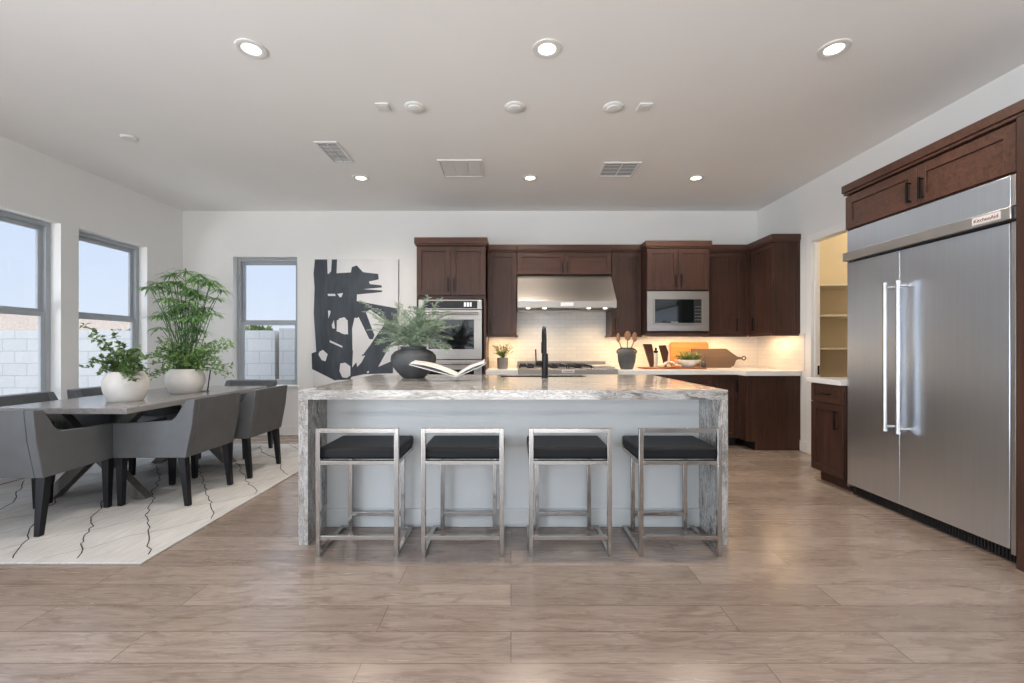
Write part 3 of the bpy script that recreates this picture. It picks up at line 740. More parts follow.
for k in range(4):
    u0 = IX0+IT+.01+k*.614; m = MB()
    m.box(u0, u0+.607, 4.13, 4.142, .13, .86); m.box(u0, u0+.06, 4.142, 4.149, .13, .86); m.box(u0+.547, u0+.607, 4.142, 4.149, .13, .86); m.box(u0+.06, u0+.547, 4.142, 4.149, .13, .19); m.box(u0+.06, u0+.547, 4.142, 4.149, .80, .86)
    m.build('door', 'panel', isl)
sk = thing('sink', (.28, 3.93, .70), 'undermount sink set in the island behind the faucet', 'sink')
m = MB(); a0, a1, b0, b1 = SX0-.0, SX1+.0, SY0-.0, SY1+.0
m.box(a0+.001, a1-.001, b0+.001, b1-.001, .68, .685); m.box(a0+.001, a0+.006, b0+.001, b1-.001, .685, z1-.006); m.box(a1-.006, a1-.001, b0+.001, b1-.001, .685, z1-.006); m.box(a0+.006, a1-.006, b0+.001, b0+.006, .685, z1-.006); m.box(a0+.006, a1-.006, b1-.006, b1-.001, .685, z1-.006)
m.build('basin', 'dark_metal', sk)
MB().lathe([(.045, .6852), (.045, .688), (.03, .687)], (.28, 3.93), 24).build('drain', 'chrome', sk)
fa = thing('faucet', (.285, 3.68, IZ), 'matte black gooseneck kitchen faucet on the island', 'faucet')
fx, fy = .285, 3.69
MB().lathe([(.03, IZ), (.03, IZ+.006), (.026, IZ+.01), (.026, IZ+.20), (.022, IZ+.205)], (fx, fy), 24).build('base', 'dark_metal', fa)
pts = [(fx, fy, IZ+.19), (fx, fy, IZ+.33)]
for k in range(1, 13):
    a = PI*k/12; pts.append((fx-.0*k, fy+.095-.095*math.cos(a), IZ+.33+.095*math.sin(a)))
pts.append((fx, fy+.19, IZ+.30))
MB().tube(pts, .0145, 14).build('spout', 'dark_metal', fa)
MB().lathe([(.013, IZ+.20), (.019, IZ+.21), (.019, IZ+.30), (.015, IZ+.305)], (fx-.0, fy+.19), 20).build('spray_head', 'dark_metal', fa)
MB().tube([(fx-.02, fy, IZ+.125), (fx-.078, fy, IZ+.125)], .019, 16).tube([(fx-.074, fy, IZ+.12), (fx-.078, fy, IZ+.24)], .006, 10).build('lever', 'dark_metal', fa)

# ------------------------------------------------------------------ bar stools (back rail towards the camera)
def stool():
    s = thing('bar_stool', (0, 0, 0), '', 'bar stool', 'bar stools along the island')
    w, b, d = .47, .0125, .385     # front of frame at y=0 (near camera), far legs at y=d
    hw = w/2
    for sx in (-1, 1):
        x0, x1 = (-hw, -hw+2*b) if sx < 0 else (hw-2*b, hw)
        MB().box(x0, x1, 0, 2*b, 0, .728).build('back_leg', 'chrome', s, .0015)
        i0, i1 = sorted((sx*.157, sx*(.157+2*b)))
        MB().box(i0, i1, d-2*b, d, .0, .5215).build('front_leg', 'chrome', s, .0015)
        q0, q1 = (x0, i0) if sx < 0 else (i1, x1)
        MB().box(q0, q1, d-2*b, d, 0, 2*b).build('floor_foot', 'chrome', s, .0015)
        MB().box(x0, x1, d-2*b, d, .522, .545).build('corner_rail', 'chrome', s, .0015)
        MB().box(x0, x1, 2*b, d-2*b, 0, 2*b).build('floor_runner', 'chrome', s, .0015)
        MB().box(x0, x1, 2*b, d-2*b, .52, .545).build('side_rail', 'chrome', s, .0015)
    MB().box(-hw+2*b, hw-2*b, 0, 2*b, .703, .728).build('back_rail', 'chrome', s, .0015)
    MB().box(-hw+2*b, hw-2*b, 0, 2*b, .522, .545).build('seat_rail', 'chrome', s, .0015)
    MB().box(-hw+2*b, hw-2*b, d-2*b, d, .522, .545).build('seat_rail', 'chrome', s, .0015)
    MB().box(-hw+2*b, hw-2*b, 0, 2*b, .095, .120).build('stretcher', 'chrome', s, .0015)
    MB().box(-.157, .157, d-2*b, d, .095, .120).build('footrest', 'chrome', s, .0015)
    MB().box(-hw-.0, hw+.0, .028, d+.012, .5455, .612).build('seat', 'leather', s, .016, seg=4)
    return s
st = stool()
labs = ['leftmost bar stool at the island, below the charcoal vase', 'second bar stool from the left at the island, with a black seat', 'third bar stool from the left at the island, below the faucet', 'rightmost bar stool at the island, beside the right waterfall end']
for i, x in enumerate((-.873, -.275, .338, .962)):
    o = st if i == 0 else copy_tree(st)
    o.location = (x, 2.493, 0); o['label'] = labs[i]

# ------------------------------------------------------------------ dining set
RUGX0, RUGX1, RUGY0, RUGY1, RZ = -4.36, -2.02, 2.405, 5.36, .012; FZ = .0150
rg = thing('rug', (-3.2, 3.88, 0), 'cream wool rug with thin black broken lines under the dining table', 'rug')
MB().box(RUGX0, RUGX1, RUGY0, RUGY1, .0005, RZ).build('rug_pile', 'rug', rg, .003)
m = MB(); m_f = MB()
random.seed(21)
def rug_line(mm, xs, ys, slope, r, gap):
    """wandering broken line from (xs, ys); slope dX/dY"""
    x, y = xs, ys; L = []; off = 0
    while RUGX0+.06 < x < RUGX1-.02 or not L:
        if not (RUGY0+.03 < y < RUGY1-.06): break
        L.append((x+off, y, RZ-.0012)); st = random.uniform(.03, .075)
        y += st; x += slope*st; off = off*.75+random.uniform(-.028, .028)
    i = 0
    while i < len(L)-1:
        n = random.randint(6, 14); q = L[i:i+n]
        if len(q) > 1:
            mm.tube(q, r, 4)
            if gap and random.random() < .8: mm.ball(Vector(q[-1]), .009, (1, 1, .30), 6, 4)
        i += n-1 if random.random() < (.8 if gap else 1) else n
for k in range(-4, 7): 
    xs, ys = (-2.06, 2.50+.52*k) if k >= 0 else (-2.06+.36*k, RUGY0+.05)
    rug_line(m, xs, ys, -.78, .0042, True)
for k in range(-5, 8): rug_line(m_f, RUGX0+.08+.02, RUGY0+.35*k+.9, .9, .0022, False)
for k in range(0, 4): rug_line(m_f, RUGX0+.4+.45*k, RUGY0+.05, .9, .0022, False)
m_f.build('faint_line_pattern', 'ringgrey', rg)
lp = m.build('line_pattern', 'rugline', rg)

TX0, TX1, TY0, TY1, TZ = -3.68, -2.70, 3.09, 4.87, .76
tb = thing('dining_table', (-3.19, 3.98, FZ), 'long weathered grey wood dining table with crossed trestle legs', 'dining table')
MB().box(TX0, TX1, TY0, TY1, TZ-.042, TZ).build('tabletop', 'tablew', tb, .003)
for y in (3.44, 4.50):
    for (xa, xb, dy) in ((-3.60, -2.90, 0), (-2.88, -3.58, .0)):
        dx = xb-xa; wv = .05*(1 if dx > 0 else -1)
        # beam from foot (xa) to top (xb): parallelogram prism
        yy0, yy1 = (y-.04, y+.04) if dy == 0 and dx > 0 else (y-.036, y+.036)
        MB().prism([(xa-.055, FZ), (xa+.055, FZ), (xb+.055, TZ-.043), (xb-.055, TZ-.043)], 'y', yy0, yy1).build('trestle_leg', 'tableleg', tb, .003)
MB().box(-3.25, -3.13, 3.485, 4.455, .34, .42).build('stretcher', 'tableleg', tb, .003)

def dchair():
    """origin at floor under the centre; sitter faces +Y; back at -Y"""
    c = thing('dining_chair', (0, 0, 0), '', 'dining chair', 'grey dining armchairs round the table')
    W, D = .56, .54; hw = W/2; at = .055; z0 = .36
    y0, y1 = -D/2, D/2
    # arms: side panels
    for s in (-1, 1):
        xa, xb = (s*hw, s*(hw-at))
        x0, x1 = min(xa, xb), max(xa, xb)
        m = MB(); m.prism([(y0+.003, z0), (y1, z0), (y1, .612), (y1-.20, .617), (y0+.115, .634), (y0+.075, .665), (y0+.004, .785), (y0-.062, .79), (y0-.042, .60)], 'x', x0, x1)
        m.build('arm', 'uphol', c, .006, seg=3)
    # back, leaning outwards, between the sides
    m = MB(); m.prism([(y0+.005, z0), (y0+.066, z0), (y0+.062, .60), (y0+.004, .786), (y0-.063, .791), (y0-.043, .60)], 'x', -hw+at, hw-at)
    m.build('backrest', 'uphol', c, .003, seg=2)
    MB().box(-hw+at+.001, hw-at-.001, y0+.072, y1-.004, z0+.002, .40).build('seat_base', 'uphol', c, .006)
    MB().box(-hw+at+.002, hw-at-.002, y0+.075, y1+.004, .402, .475).build('seat_cushion', 'uphol', c, .018, seg=4)
    for sx in (-1, 1):
        for (yy, sp_) in ((y0+.045, -.035), (y1-.035, 0)):
            x = sx*(hw-.035); a, b = .026, .017
            m = MB(); m.hexa([(x-b, yy+sp_-b, 0), (x+b, yy+sp_-b, 0), (x+b, yy+sp_+b, 0), (x-b, yy+sp_+b, 0)], [(x-a, yy-a, z0), (x+a, yy-a, z0), (x+a, yy+a, z0), (x-a, yy+a, z0)])
            m.build('leg', 'blackwood', c, .002)
    return c
ch = dchair()
spots = [  # x, y, rotation, label
    (-3.195, 2.985, .05, 'grey armchair at the near end of the table, its back to the camera'),
    (-2.655, 3.51, PI/2, 'grey armchair on the right side of the table, the one nearer the camera'),
    (-2.60, 4.19, PI/2, 'grey armchair on the right side of the table, the one nearer the back wall'),
    (-3.72, 3.56, -PI/2, 'grey armchair on the window side of the table, the nearer one'),
    (-3.70, 4.27, -PI/2, 'grey armchair on the window side of the table, behind the near white bowl'),
    (-3.04, 4.86, PI, 'grey armchair at the far end of the table below the back window')]
for i, (x, y, a, lab) in enumerate(spots):
    o = ch if i == 0 else copy_tree(ch)
    o.location = (x, y, FZ); o.rotation_euler = (0, 0, a); o['label'] = lab

# ------------------------------------------------------------------ plants
def bowl(name, c, r, h, z, label, mat='white'):
    o = thing(name, (c[0], c[1], z), label, 'planter')
    prof = [(r*.72, z), (r*.80, z+h*.05), (r*.97, z+h*.38), (r, z+h*.55), (r*.97, z+h*.75), (r*.84, z+h*.93), (r*.74, z+h), (r*.70, z+h), (r*.80, z+h*.9), (r*.90, z+h*.7), (r*.90, z+h*.5)]
    MB().lathe(prof, c, 40).build('bowl', mat, o)
    MB().lathe([(r*.88, z+h*.78), (r*.80, z+h*.84), (.01, z+h*.87)], c, 24).build('soil', 'soil', o)
    return o
def curve_pts(p0, p1, sag, n=8):
    p0, p1 = Vector(p0), Vector(p1); mid = (p0+p1)/2+Vector((0, 0, sag)); out = []
    for i in range(n+1):
        t = i/n; out.append(p0*(1-t)**2+mid*2*t*(1-t)+p1*t*t)
    return out
# near bowl: round-leaved trailing branches
bz = TZ
b1 = bowl('planter_bowl', (-3.09, 3.53), .147, .235, bz, 'white textured bowl planter nearer the camera, holding round-leaved branches')
P = lambda px, py, d: ((px-511)*d/440, d, HC-(py-347)*d/440)
m = MB(); st_ = MB()
tips = [(84, 325), (92, 338), (83, 368), (95, 360), (101, 350), (113, 335), (122, 345), (132, 352), (140, 350), (148, 358), (112, 380), (122, 385), (133, 379), (100, 372), (128, 362), (144, 371), (105, 364), (118, 355), (138, 364), (125, 375)]
base = Vector((-3.09, 3.53, bz+.21))
for (px, py) in tips:
    tip = Vector(P(px, py, 3.53+random.uniform(-.16, .16)))
    cp_ = curve_pts(base, tip, .10+random.uniform(0, .05), 10); st_.tube(cp_, .0028, 5, .0012)
    L = (tip-base).length
    for i in range(2, 11):
        p = cp_[i]
        for s in range(3 if L > .3 else 6):
            d = Vector((random.gauss(0, 1), random.gauss(0, 1), random.gauss(.2, .8)))
            m.leaf(p, d, random.uniform(.034, .055), random.uniform(.026, .040))
m.build('foliage', 'leaf_euc', b1, smooth=0); st_.build('branches', 'stem', b1)
# far bowl: umbrella papyrus with soft leaves at its foot
b2 = bowl('planter_bowl', (-3.077, 4.16), .157, .225, bz, 'white textured bowl planter farther back, holding a tall papyrus plant')
heads = [(490-8, 75), (420, 90), (318, 150), (590, 130), (612, 200), (540, 95), (455, 140), (560, 260), (370, 150), (510, 170), (400, 200), (470, 210), (545, 190), (430, 250), (640, 160), (350, 100+30), (520, 290), (600, 270), (380, 280), (455, 290)]
heads += [(random.uniform(350, 600), random.uniform(110, 350)) for _ in range(30)]
m = MB(); m2 = MB(); st_ = MB()
base = Vector((-3.077, 4.16, bz+.19))
for (cx_, cy_) in heads:
    tip = Vector(P(80+cx_/4.553, 260+cy_/4.553, 4.16+random.uniform(-.2, .2)))+Vector((0, 0, .045))
    b0 = base+Vector((random.uniform(-.08, .08), random.uniform(-.08, .08), 0))
    mid = b0.lerp(tip, .5); mid += Vector(((mid.x-base.x)*-.1, 0, 0))
    st_.tube([b0, b0.lerp(tip, .33)+Vector((0, 0, .01)), b0.lerp(tip, .66)+Vector((0, 0, .02)), tip], .004, 6, .0025)
    n = random.randint(20, 26)
    for i in range(n):
        a = 2*PI*i/n+random.uniform(-.15, .15); L = random.uniform(.10, .18)
        d = Vector((math.cos(a), math.sin(a), random.uniform(-.1, .45))).normalized()
        p = tip; wv = .016
        for q in range(4):      # drooping blade
            side = d.cross(Vector((0, 0, 1))).normalized()
            p2 = p+d*L/4; w2 = wv*(.9, 1, .7, .12)[q]
            w1 = wv*(.35, .9, 1, .7)[q]
            v = [m.bm.verts.new(x) for x in (p-side*w1/2, p+side*w1/2, p2+side*w2/2, p2-side*w2/2)]; m.bm.faces.new(v)
            p = p2; d = (d+Vector((0, 0, -.30))).normalized()
for i in range(80):
    px = random.uniform(146, 232); lim = 372+ (6 if abs(px-186) > 24 else -6); py = random.uniform(338, lim)
    tip = Vector(P(px, py, 4.16+random.uniform(-.18, .18))); cp_ = curve_pts(base+Vector((0, 0, .02)), tip, .07, 8)
    st_.tube(cp_, .002, 4, .001)
    for i2 in range(2, 9):
        for s in range(3):
            d = Vector((random.gauss(0, 1), random.gauss(0, 1), random.gauss(.1, .7))); m2.leaf(cp_[i2], d, random.uniform(.03, .05), random.uniform(.018, .030))
m.build('papyrus_leaves', 'leaf_pap', b2, smooth=0); m2.build('soft_leaves', 'leaf_mint', b2, smooth=0); st_.build('stems', 'stem', b2)
fr_ = MB()
for s in (-1, 1):
    x = -3.077+s*.182; fr_.tube([(x-s*.03, 4.24, bz+.005), (x, 4.24, bz+.21), (x-s*.055, 4.24, bz+.21)], .006, 6)
fr_.tube([(-3.247, 4.24, bz+.006), (-2.907, 4.24, bz+.006)], .005, 6)
fr_.build('metal_handles', 'dark_metal', b2)

# charcoal vase with feathery fern on the island
vc = (-.822, 3.72)
v_ = thing('fern_vase', (vc[0], vc[1], IZ), 'round charcoal stoneware vase of feathery greenery on the island', 'vase')
prof = [(.088, 0), (.095, .006), (.135, .045), (.172, .095), (.190, .15), (.185, .19), (.155, .222), (.115, .238), (.105, .245), (.108, .258), (.118, .264), (.108, .264), (.096, .25), (.10, .235), (.14, .215)]
MB().lathe([(r, IZ+z) for r, z in prof], vc, 48).build('vase_body', 'vase', v_)
m = MB(); st_ = MB(); base = Vector((vc[0], vc[1], IZ+.235))
tips = [(362, 302), (370, 330), (378, 341), (376, 318), (390, 322), (398, 304), (412, 308), (420, 312), (428, 298), (440, 300), (447, 313), (456, 326), (450, 338), (452, 318), (446, 350), (438, 330), (428, 322), (404, 330), (386, 350), (396, 345), (416, 330), (434, 342), (366, 312), (442, 322), (408, 318), (422, 338), (436, 312), (392, 335)]
tips += [(random.uniform(372, 452), random.uniform(305, 352)) for _ in range(26)]
for (px, py) in tips:
    tip = Vector(P(px, py, 3.72+random.uniform(-.2, .2))); cp_ = curve_pts(base+Vector((random.uniform(-.05, .05), random.uniform(-.05, .05), 0)), tip, .10, 16)
    st_.tube(cp_, .002, 4, .001)
    for i in range(3, 17):
        t_0 = (cp_[i]-cp_[i-1]).normalized(); sd = t_0.cross(Vector((random.uniform(-.4, .4), random.uniform(-.4, .4), 1))).normalized()
        f_ = 1-(i/17)**2*.75
        for s in (-1, 1):
            bl = .075*f_; d = (sd*s+t_0*.8+Vector((0, 0, random.uniform(-.2, .2)))).normalized(); q0 = cp_[i]
            for j in range(5):
                q = q0+d*bl*(j+.6)/5
                for s2 in (-1, 1):
                    dd = (d*.9+d.cross(Vector((0, 0, 1)))*s2+Vector((0, 0, random.uniform(-.4, .4)))); m.leaf(q, dd, .022, .0075)
m.build('foliage', 'leaf_fern', v_, smooth=0); st_.build('stems', 'leaf_fern', v_)

# open book on a clear stand
bk = thing('open_book', (-.46, 3.40, IZ), 'open picture book lying spread beside the charcoal vase', 'book')
TILT = .012
def page_sheet(m, x0, z0, x1, z1, y0, y1, th, bow):
    n = 10; pts = []
    for i in range(n+1):
        t = i/n; pts.append((x0+(x1-x0)*t, z0+(z1-z0)*t+bow*math.sin(PI*t*.9)))
    for a, b in zip(pts, pts[1:]):
        m.hexa([(a[0], y0, a[1]), (b[0], y0, b[1]), (b[0], y1, b[1]+TILT), (a[0], y1, a[1]+TILT)], [(a[0], y0, a[1]+th), (b[0], y0, b[1]+th), (b[0], y1, b[1]+th+TILT), (a[0], y1, a[1]+th+TILT)])
    return m
bx_, by0, by1 = -.412, 3.31, 3.49
z_s = IZ+.03
page_sheet(MB(), bx_, z_s, bx_-.355, z_s+.095, by0, by1, .004, 0).build('cover', 'cover', bk)
page_sheet(MB(), bx_, z_s, bx_+.215, z_s+.095, by0, by1, .004, 0).build('cover', 'cover', bk)
page_sheet(MB(), bx_-.002, z_s+.006, bx_-.345, z_s+.098, by0+.006, by1-.006, .008, .022).build('page_block', 'page', bk)
page_sheet(MB(), bx_+.002, z_s+.006, bx_+.208, z_s+.099, by0+.006, by1-.006, .016, .016).build('page_block', 'page', bk)
page_sheet(MB(), bx_+.03, z_s+.037, bx_+.195, z_s+.112, by0+.02, by1-.02, .0012, .012).build('picture', 'pic', bk)
m = MB()
m.box(bx_-.20, bx_+.09, by0+.02, by1-.02, IZ, IZ+.005); m.hexa([(bx_-.006, by0+.02, IZ+.005), (bx_+.006, by0+.02, IZ+.005), (bx_+.006, by1-.02, IZ+.005), (bx_-.006, by1-.02, IZ+.005)], [(bx_-.006, by0+.02, z_s+.004), (bx_+.006, by0+.02, z_s+.004), (bx_+.006, by1-.02, z_s+.044), (bx_-.006, by1-.02, z_s+.044)])
m.build('book_stand', 'acrylic', bk)

# small plant in pewter pot on the back counter
CZ = .915
pp = thing('potted_herb', (-.105, 5.50, CZ), 'small potted herb on the counter between oven and rangetop', 'potted plant')
pc = (-.105, 5.52)
MB().lathe([(.060, CZ), (.064, CZ+.01), (.070, CZ+.13), (.070, CZ+.14), (.062, CZ+.14), (.060, CZ+.12), (.01, CZ+.12)], pc, 28).build('pot', 'pot', pp)
m = MB(); b0 = Vector((pc[0], pc[1], CZ+.125))
for i in range(34):
    tip = b0+Vector((random.uniform(-.13, .13), random.uniform(-.1, .1), random.uniform(.05, .19))); cp_ = curve_pts(b0, tip, .03, 7)
    m.tube(cp_, .0014, 3)
    for p in cp_[1:]:
        for s in range(3): m.leaf(p, Vector((random.gauss(0, 1), random.gauss(0, 1), random.gauss(.6, .7))), .026, .010)
m.build('foliage', 'leaf_herb', pp, smooth=0)
# utensil crock
uc = (1.444, 5.49); uk = thing('utensil_crock', (uc[0], uc[1], CZ), 'dark two-handled crock on the counter right of the rangetop', 'crock')
MB().lathe([(r, CZ+z) for r, z in ((.072, 0), (.078, .008), (.104, .09), (.113, .165), (.108, .21), (.085, .242), (.078, .25), (.084, .268), (.076, .268), (.070, .25), (.072, .10), (.01, .05))], uc, 36).build('crock_body', 'vase', uk)
for s in (-1, 1):
    pts = [(uc[0]+s*(.086+.035*math.sin(PI*k/8)), uc[1], CZ+.255-.075*k/8) for k in range(9)]
    MB().tube(pts, .010, 8).build('handle', 'vase', uk)
for k, (dx, tz, lx) in enumerate(((-.05, .43, -.105), (0, .455, .012), (.05, .44, .10))):
    s_o = thing('wooden_spoon', (uc[0], uc[1], CZ+.06), ('leftmost wooden spoon leaning in the dark crock', 'middle and broadest wooden spoon in the dark crock', 'rightmost wooden spoon leaning in the dark crock')[k], 'spoon', 'wooden spoons in the crock')
    tipv = Vector((uc[0]+lx, uc[1]+.0, CZ+tz-.04)); bot = Vector((uc[0]-dx*.3, uc[1]+.02*(k-1), CZ+.07))
    MB().tube([bot, tipv-Vector((0, 0, .03))], .007, 8).build('handle', 'spoon', s_o)
    MB().ball(tipv, 1, (.024 if k == 0 else .040 if k == 1 else .032, .009, .060)).build('bowl', 'spoon', s_o)
# boards and tray
def board_poly(pts, name, mat, y, th, label, lean=.05, hole=None):
    zmin = min(p[1] for p in pts)
    m = MB(); n = len(pts)
    A = [m.bm.verts.new((p[0], y+lean*(p[1]-zmin)/.25, p[1])) for p in pts]; B = [m.bm.verts.new((p[0], y+th+lean*(p[1]-zmin)/.25, p[1])) for p in pts]
    m.bm.faces.new(A); m.bm.faces.new(B[::-1])
    for i in range(n): m.bm.faces.new((A[i], B[i], B[(i+1) % n], A[(i+1) % n]))
    return m
def rr(x0, x1, z0, z1, r):
    out = []
    for (cx_, cz_, a0) in ((x1-r, z1-r, 0), (x0+r, z1-r, PI/2), (x0+r, z0+r, PI), (x1-r, z0+r, 1.5*PI)):
        for k in range(5): a = a0+k*PI/8; out.append((cx_+r*math.cos(a), cz_+r*math.sin(a)))
    return out
S = 75.4
X = lambda px: (px-511)/S
Z = lambda py: HC-(py-347)/S
tag(board_poly(rr(X(672), X(711), CZ+.001, Z(342), .03), 'b', 'oak', 5.865, .02, '', .035).build('cutting_board', 'oak', bevel=.003), 'light orange wooden cutting board leaning behind the greenery', 'cutting board')
pd = thing('paddle_board', (2.45, 5.80, CZ), 'dark wooden paddle board with a ring handle leaning on the backsplash', 'cutting board')
poly = [(X(691), CZ+.001), (X(729), CZ+.001), (X(733), CZ+.03), (X(735.5), Z(360)), (X(738), Z(359.3)), (X(742), Z(359)), (X(742), Z(357.3)), (X(737), Z(356.5)), (X(732), Z(353)), (X(727), Z(349)), (X(725), Z(348.5)), (X(691), Z(348.8))]
board_poly(poly, 'p', 'walnut', 5.80, .018, '', .03).build('board', 'walnut', pd, .003)
pts = [(X(743.5)+.024*math.cos(a), 5.826, Z(358.1)+.024*math.sin(a)) for a in [2*PI*k/16 for k in range(17)]]
MB().tube(pts, .008, 8).build('ring_handle', 'walnut', pd)
ty = 5.60; ST = 440/ty
X2 = lambda px: (px-511)/ST
tag(MB().box(X2(641), X2(703), 5.48, 5.74, CZ, CZ+.018).build('serving_board', 'tray', bevel=.006), 'flat reddish wooden serving board under the greenery bowl', 'serving board')
TZ2 = CZ+.0185
gb = thing('greenery_bowl', (X2(691-4), 5.6, TZ2), 'low white footed bowl of small leafy greens on the serving board', 'bowl')
gc = (X2(688), 5.61)
MB().lathe([(r, TZ2+z) for r, z in ((.06, 0), (.065, .008), (.12, .045), (.155, .085), (.158, .095), (.148, .095), (.11, .06), (.02, .04))], gc, 32).build('bowl', 'white', gb)
m = MB()
for i in range(60):
    b0 = Vector((gc[0]+random.uniform(-.1, .1), gc[1]+random.uniform(-.08, .08), TZ2+.07)); tip = b0+Vector((random.uniform(-.12, .16), random.uniform(-.1, .08), random.uniform(.02, .13)))
    for p in curve_pts(b0, tip, .03, 6)[1:]:
        for s in range(3): m.leaf(p, Vector((random.gauss(0, 1), random.gauss(0, 1), random.gauss(.3, .7))), .026, .014)
m.build('foliage', 'leaf_herb', gb, smooth=0)
# linen napkin
nx = X2(668); m = MB(); n = 14
vs = []
for i in range(n+1):
    row = []
    for j in range(n+1):
        u, v = i/n, j/n
        x = nx-.13+.25*u+.02*math.sin(v*7); y = 5.485+.08*v; z = TZ2+.012+.05*math.exp(-((u-.45)**2)/.05)*(1-v*.3)+.018*abs(math.sin(u*13+v*4))
        row.append(m.bm.verts.new((x, y, z)))
    vs.append(row)
for i in range(n):
    for j in range(n): m.bm.faces.new((vs[i][j], vs[i+1][j], vs[i+1][j+1], vs[i][j+1]))
o = m.build('napkin', 'linen', smooth=60); sdm = o.modifiers.new('cloth_thickness', 'SOLIDIFY'); sdm.thickness = .006; sdm.offset = 1
tag(o, 'crumpled speckled linen napkin on the front of the serving board', 'napkin')
# pepper mill and wedge-shaped boards
pm = thing('pepper_mill', (X2(657), 5.64, TZ2), 'slim pale pepper mill with a dark top behind the napkin', 'pepper mill')
mc = (X2(657.5), 5.66)
MB().lathe([(r, TZ2+z) for r, z in ((.028, 0), (.028, .02), (.022, .05), (.026, .15), (.020, .18))], mc, 20).build('body', 'white', pm)
MB().lathe([(r, TZ2+.18+z) for r, z in ((.020, 0), (.030, .012), (.026, .03), (.010, .036), (.016, .055), (.008, .066))], mc, 20).build('top', 'dark_metal', pm)
wb = MB(); wy = 5.70
wb.hexa([(X2(652.5), wy-.02, TZ2), (X2(658), wy-.02, TZ2), (X2(658), wy+.02, TZ2), (X2(652.5), wy+.02, TZ2)], [(X2(645.5), wy+.0, Z(344)), (X2(654.5), wy+.0, Z(344)), (X2(654.5), wy+.03, Z(344)), (X2(645.5), wy+.03, Z(344))])
tag(wb.build('wooden_stand', 'darkboard', bevel=.002), 'brown tilted wooden board standing at the left end of the serving board', 'wooden board')
wb = MB(); wb.prism([(X2(662), Z(345.5)), (X2(669), Z(345)), (X2(672), Z(352)), (X2(670), TZ2), (X2(668), TZ2)], 'y', 5.72, 5.74)
tag(wb.build('wooden_stand', 'darkboard', bevel=.002), 'dark wooden corner piece between pepper mill and orange cutting board', 'wooden board')
tag(MB().ball((X2(700.5), 5.51, TZ2+.040), .040, (.85, .7, 1)).build('round_fruit', 'vase'), 'dark round fruit at the right end of the serving board', 'fruit')

# ------------------------------------------------------------------ painting
AX0, AX1, AZ0, AZ1, AY = -2.647, -1.515, .66, 2.371, 5.905
ar = thing('painting', (-2.06, 5.93, AZ0), 'tall black and white abstract brushstroke painting on the back wall', 'painting')
MB().box(AX0, AX1, AY, YB-.001, AZ0, AZ1).build('canvas', 'canvas', ar, .003)
def A(p):  # crop pixels of the painting -> wall metres
    return (AX0+(p[0]-64)/400*(AX1-AX0), AZ1-(p[1]-42)/351)
def strokes(black, white, y, mat, name):
    """brush strokes as one flat film of paint, the white gaps left out"""
    from mathutils.geometry import delaunay_2d_cdt
    V, E = [], []
    for q in black+white:
        n0 = len(V); V += [Vector(A(p)) for p in q]; E += [(n0+i, n0+(i+1) % len(q)) for i in range(len(q))]
    vs, es, fs = delaunay_2d_cdt(V, E, [], 0, 1e-5)[:3]
    def inside(c, q):
        r = False; n = len(q)
        for i in range(n):
            a, b = q[i], q[(i+1) % n]
            if (a[1] > c[1]) != (b[1] > c[1]) and c[0] < (b[0]-a[0])*(c[1]-a[1])/(b[1]-a[1])+a[0]: r = not r
        return r
    B = [[A(p) for p in q] for q in black]; W = [[A(p) for p in q] for q in white]
    F = []
    for f in fs:
        c = sum((vs[i] for i in f), Vector((0, 0)))/len(f)
        if any(inside(c, q) for q in B) and not any(inside(c, q) for q in W): F.append(tuple(f))
    me = bpy.data.meshes.new(name); L = ar.location
    me.from_pydata([(v.x-L.x, y-L.y, v.y-L.z) for v in vs], [], F); me.materials.append(MT[mat])
    o = bpy.data.objects.new(name, me); COL.objects.link(o); o.parent = ar
blk = [
    [(70, 44), (128, 44), (130, 110), (150, 150), (160, 260), (150, 400), (130, 520), (78, 520), (72, 420), (64, 300), (68, 180), (63, 110)],
    [(150, 44), (175, 44), (172, 120), (205, 128), (200, 200), (140, 210), (128, 120), (146, 100)],
    [(125, 112), (240, 105), (245, 80), (268, 72), (298, 104), (370, 112), (372, 138), (326, 148), (330, 160), (385, 166), (388, 176), (300, 184), (390, 190), (386, 198), (300, 206), (240, 212), (236, 260), (120, 260)],
    [(120, 216), (270, 190), (268, 240), (462, 275), (462, 350), (430, 350), (330, 280), (270, 320), (240, 330), (120, 330)],
    [(130, 250), (175, 250), (172, 420), (130, 420)], [(215, 240), (262, 240), (244, 600), (232, 600), (225, 330)],
    [(130, 370), (235, 400), (240, 610), (160, 612), (56, 560), (54, 486), (100, 470), (90, 420)],
    [(270, 240), (310, 290), (352, 400), (345, 420), (328, 420), (270, 300)],
    [(430, 345), (462, 345), (462, 420), (430, 440), (370, 550), (440, 520), (440, 580), (300, 585), (160, 615), (240, 560), (330, 450), (400, 345)],
    [(64, 640), (180, 700), (460, 760), (460, 830), (300, 800), (64, 720)],
]
wht = [
    [(130, 206), (165, 206), (168, 216), (132, 216)], [(176, 206), (203, 202), (196, 220), (188, 223)],
    [(132, 284), (144, 286), (142, 300), (134, 322)], [(184, 322), (210, 316), (222, 330), (222, 385), (215, 398), (196, 392), (180, 382), (174, 350)],
    [(160, 330), (165, 370), (152, 368), (150, 352)], [(258, 318), (276, 322), (290, 370), (330, 420), (322, 460), (300, 490), (262, 500), (248, 470), (246, 370)],
    [(262, 504), (308, 496), (290, 530), (270, 550)], [(92, 478), (108, 470), (130, 490), (120, 524), (102, 518), (86, 492)],
    [(190, 534), (214, 530), (238, 548), (238, 590), (222, 602), (200, 600), (186, 570)], [(314, 292), (350, 298), (400, 350), (362, 402), (346, 380)],
    [(140, 424), (200, 452), (200, 460), (140, 434)], [(316, 572), (326, 568), (326, 578), (316, 580)],
]
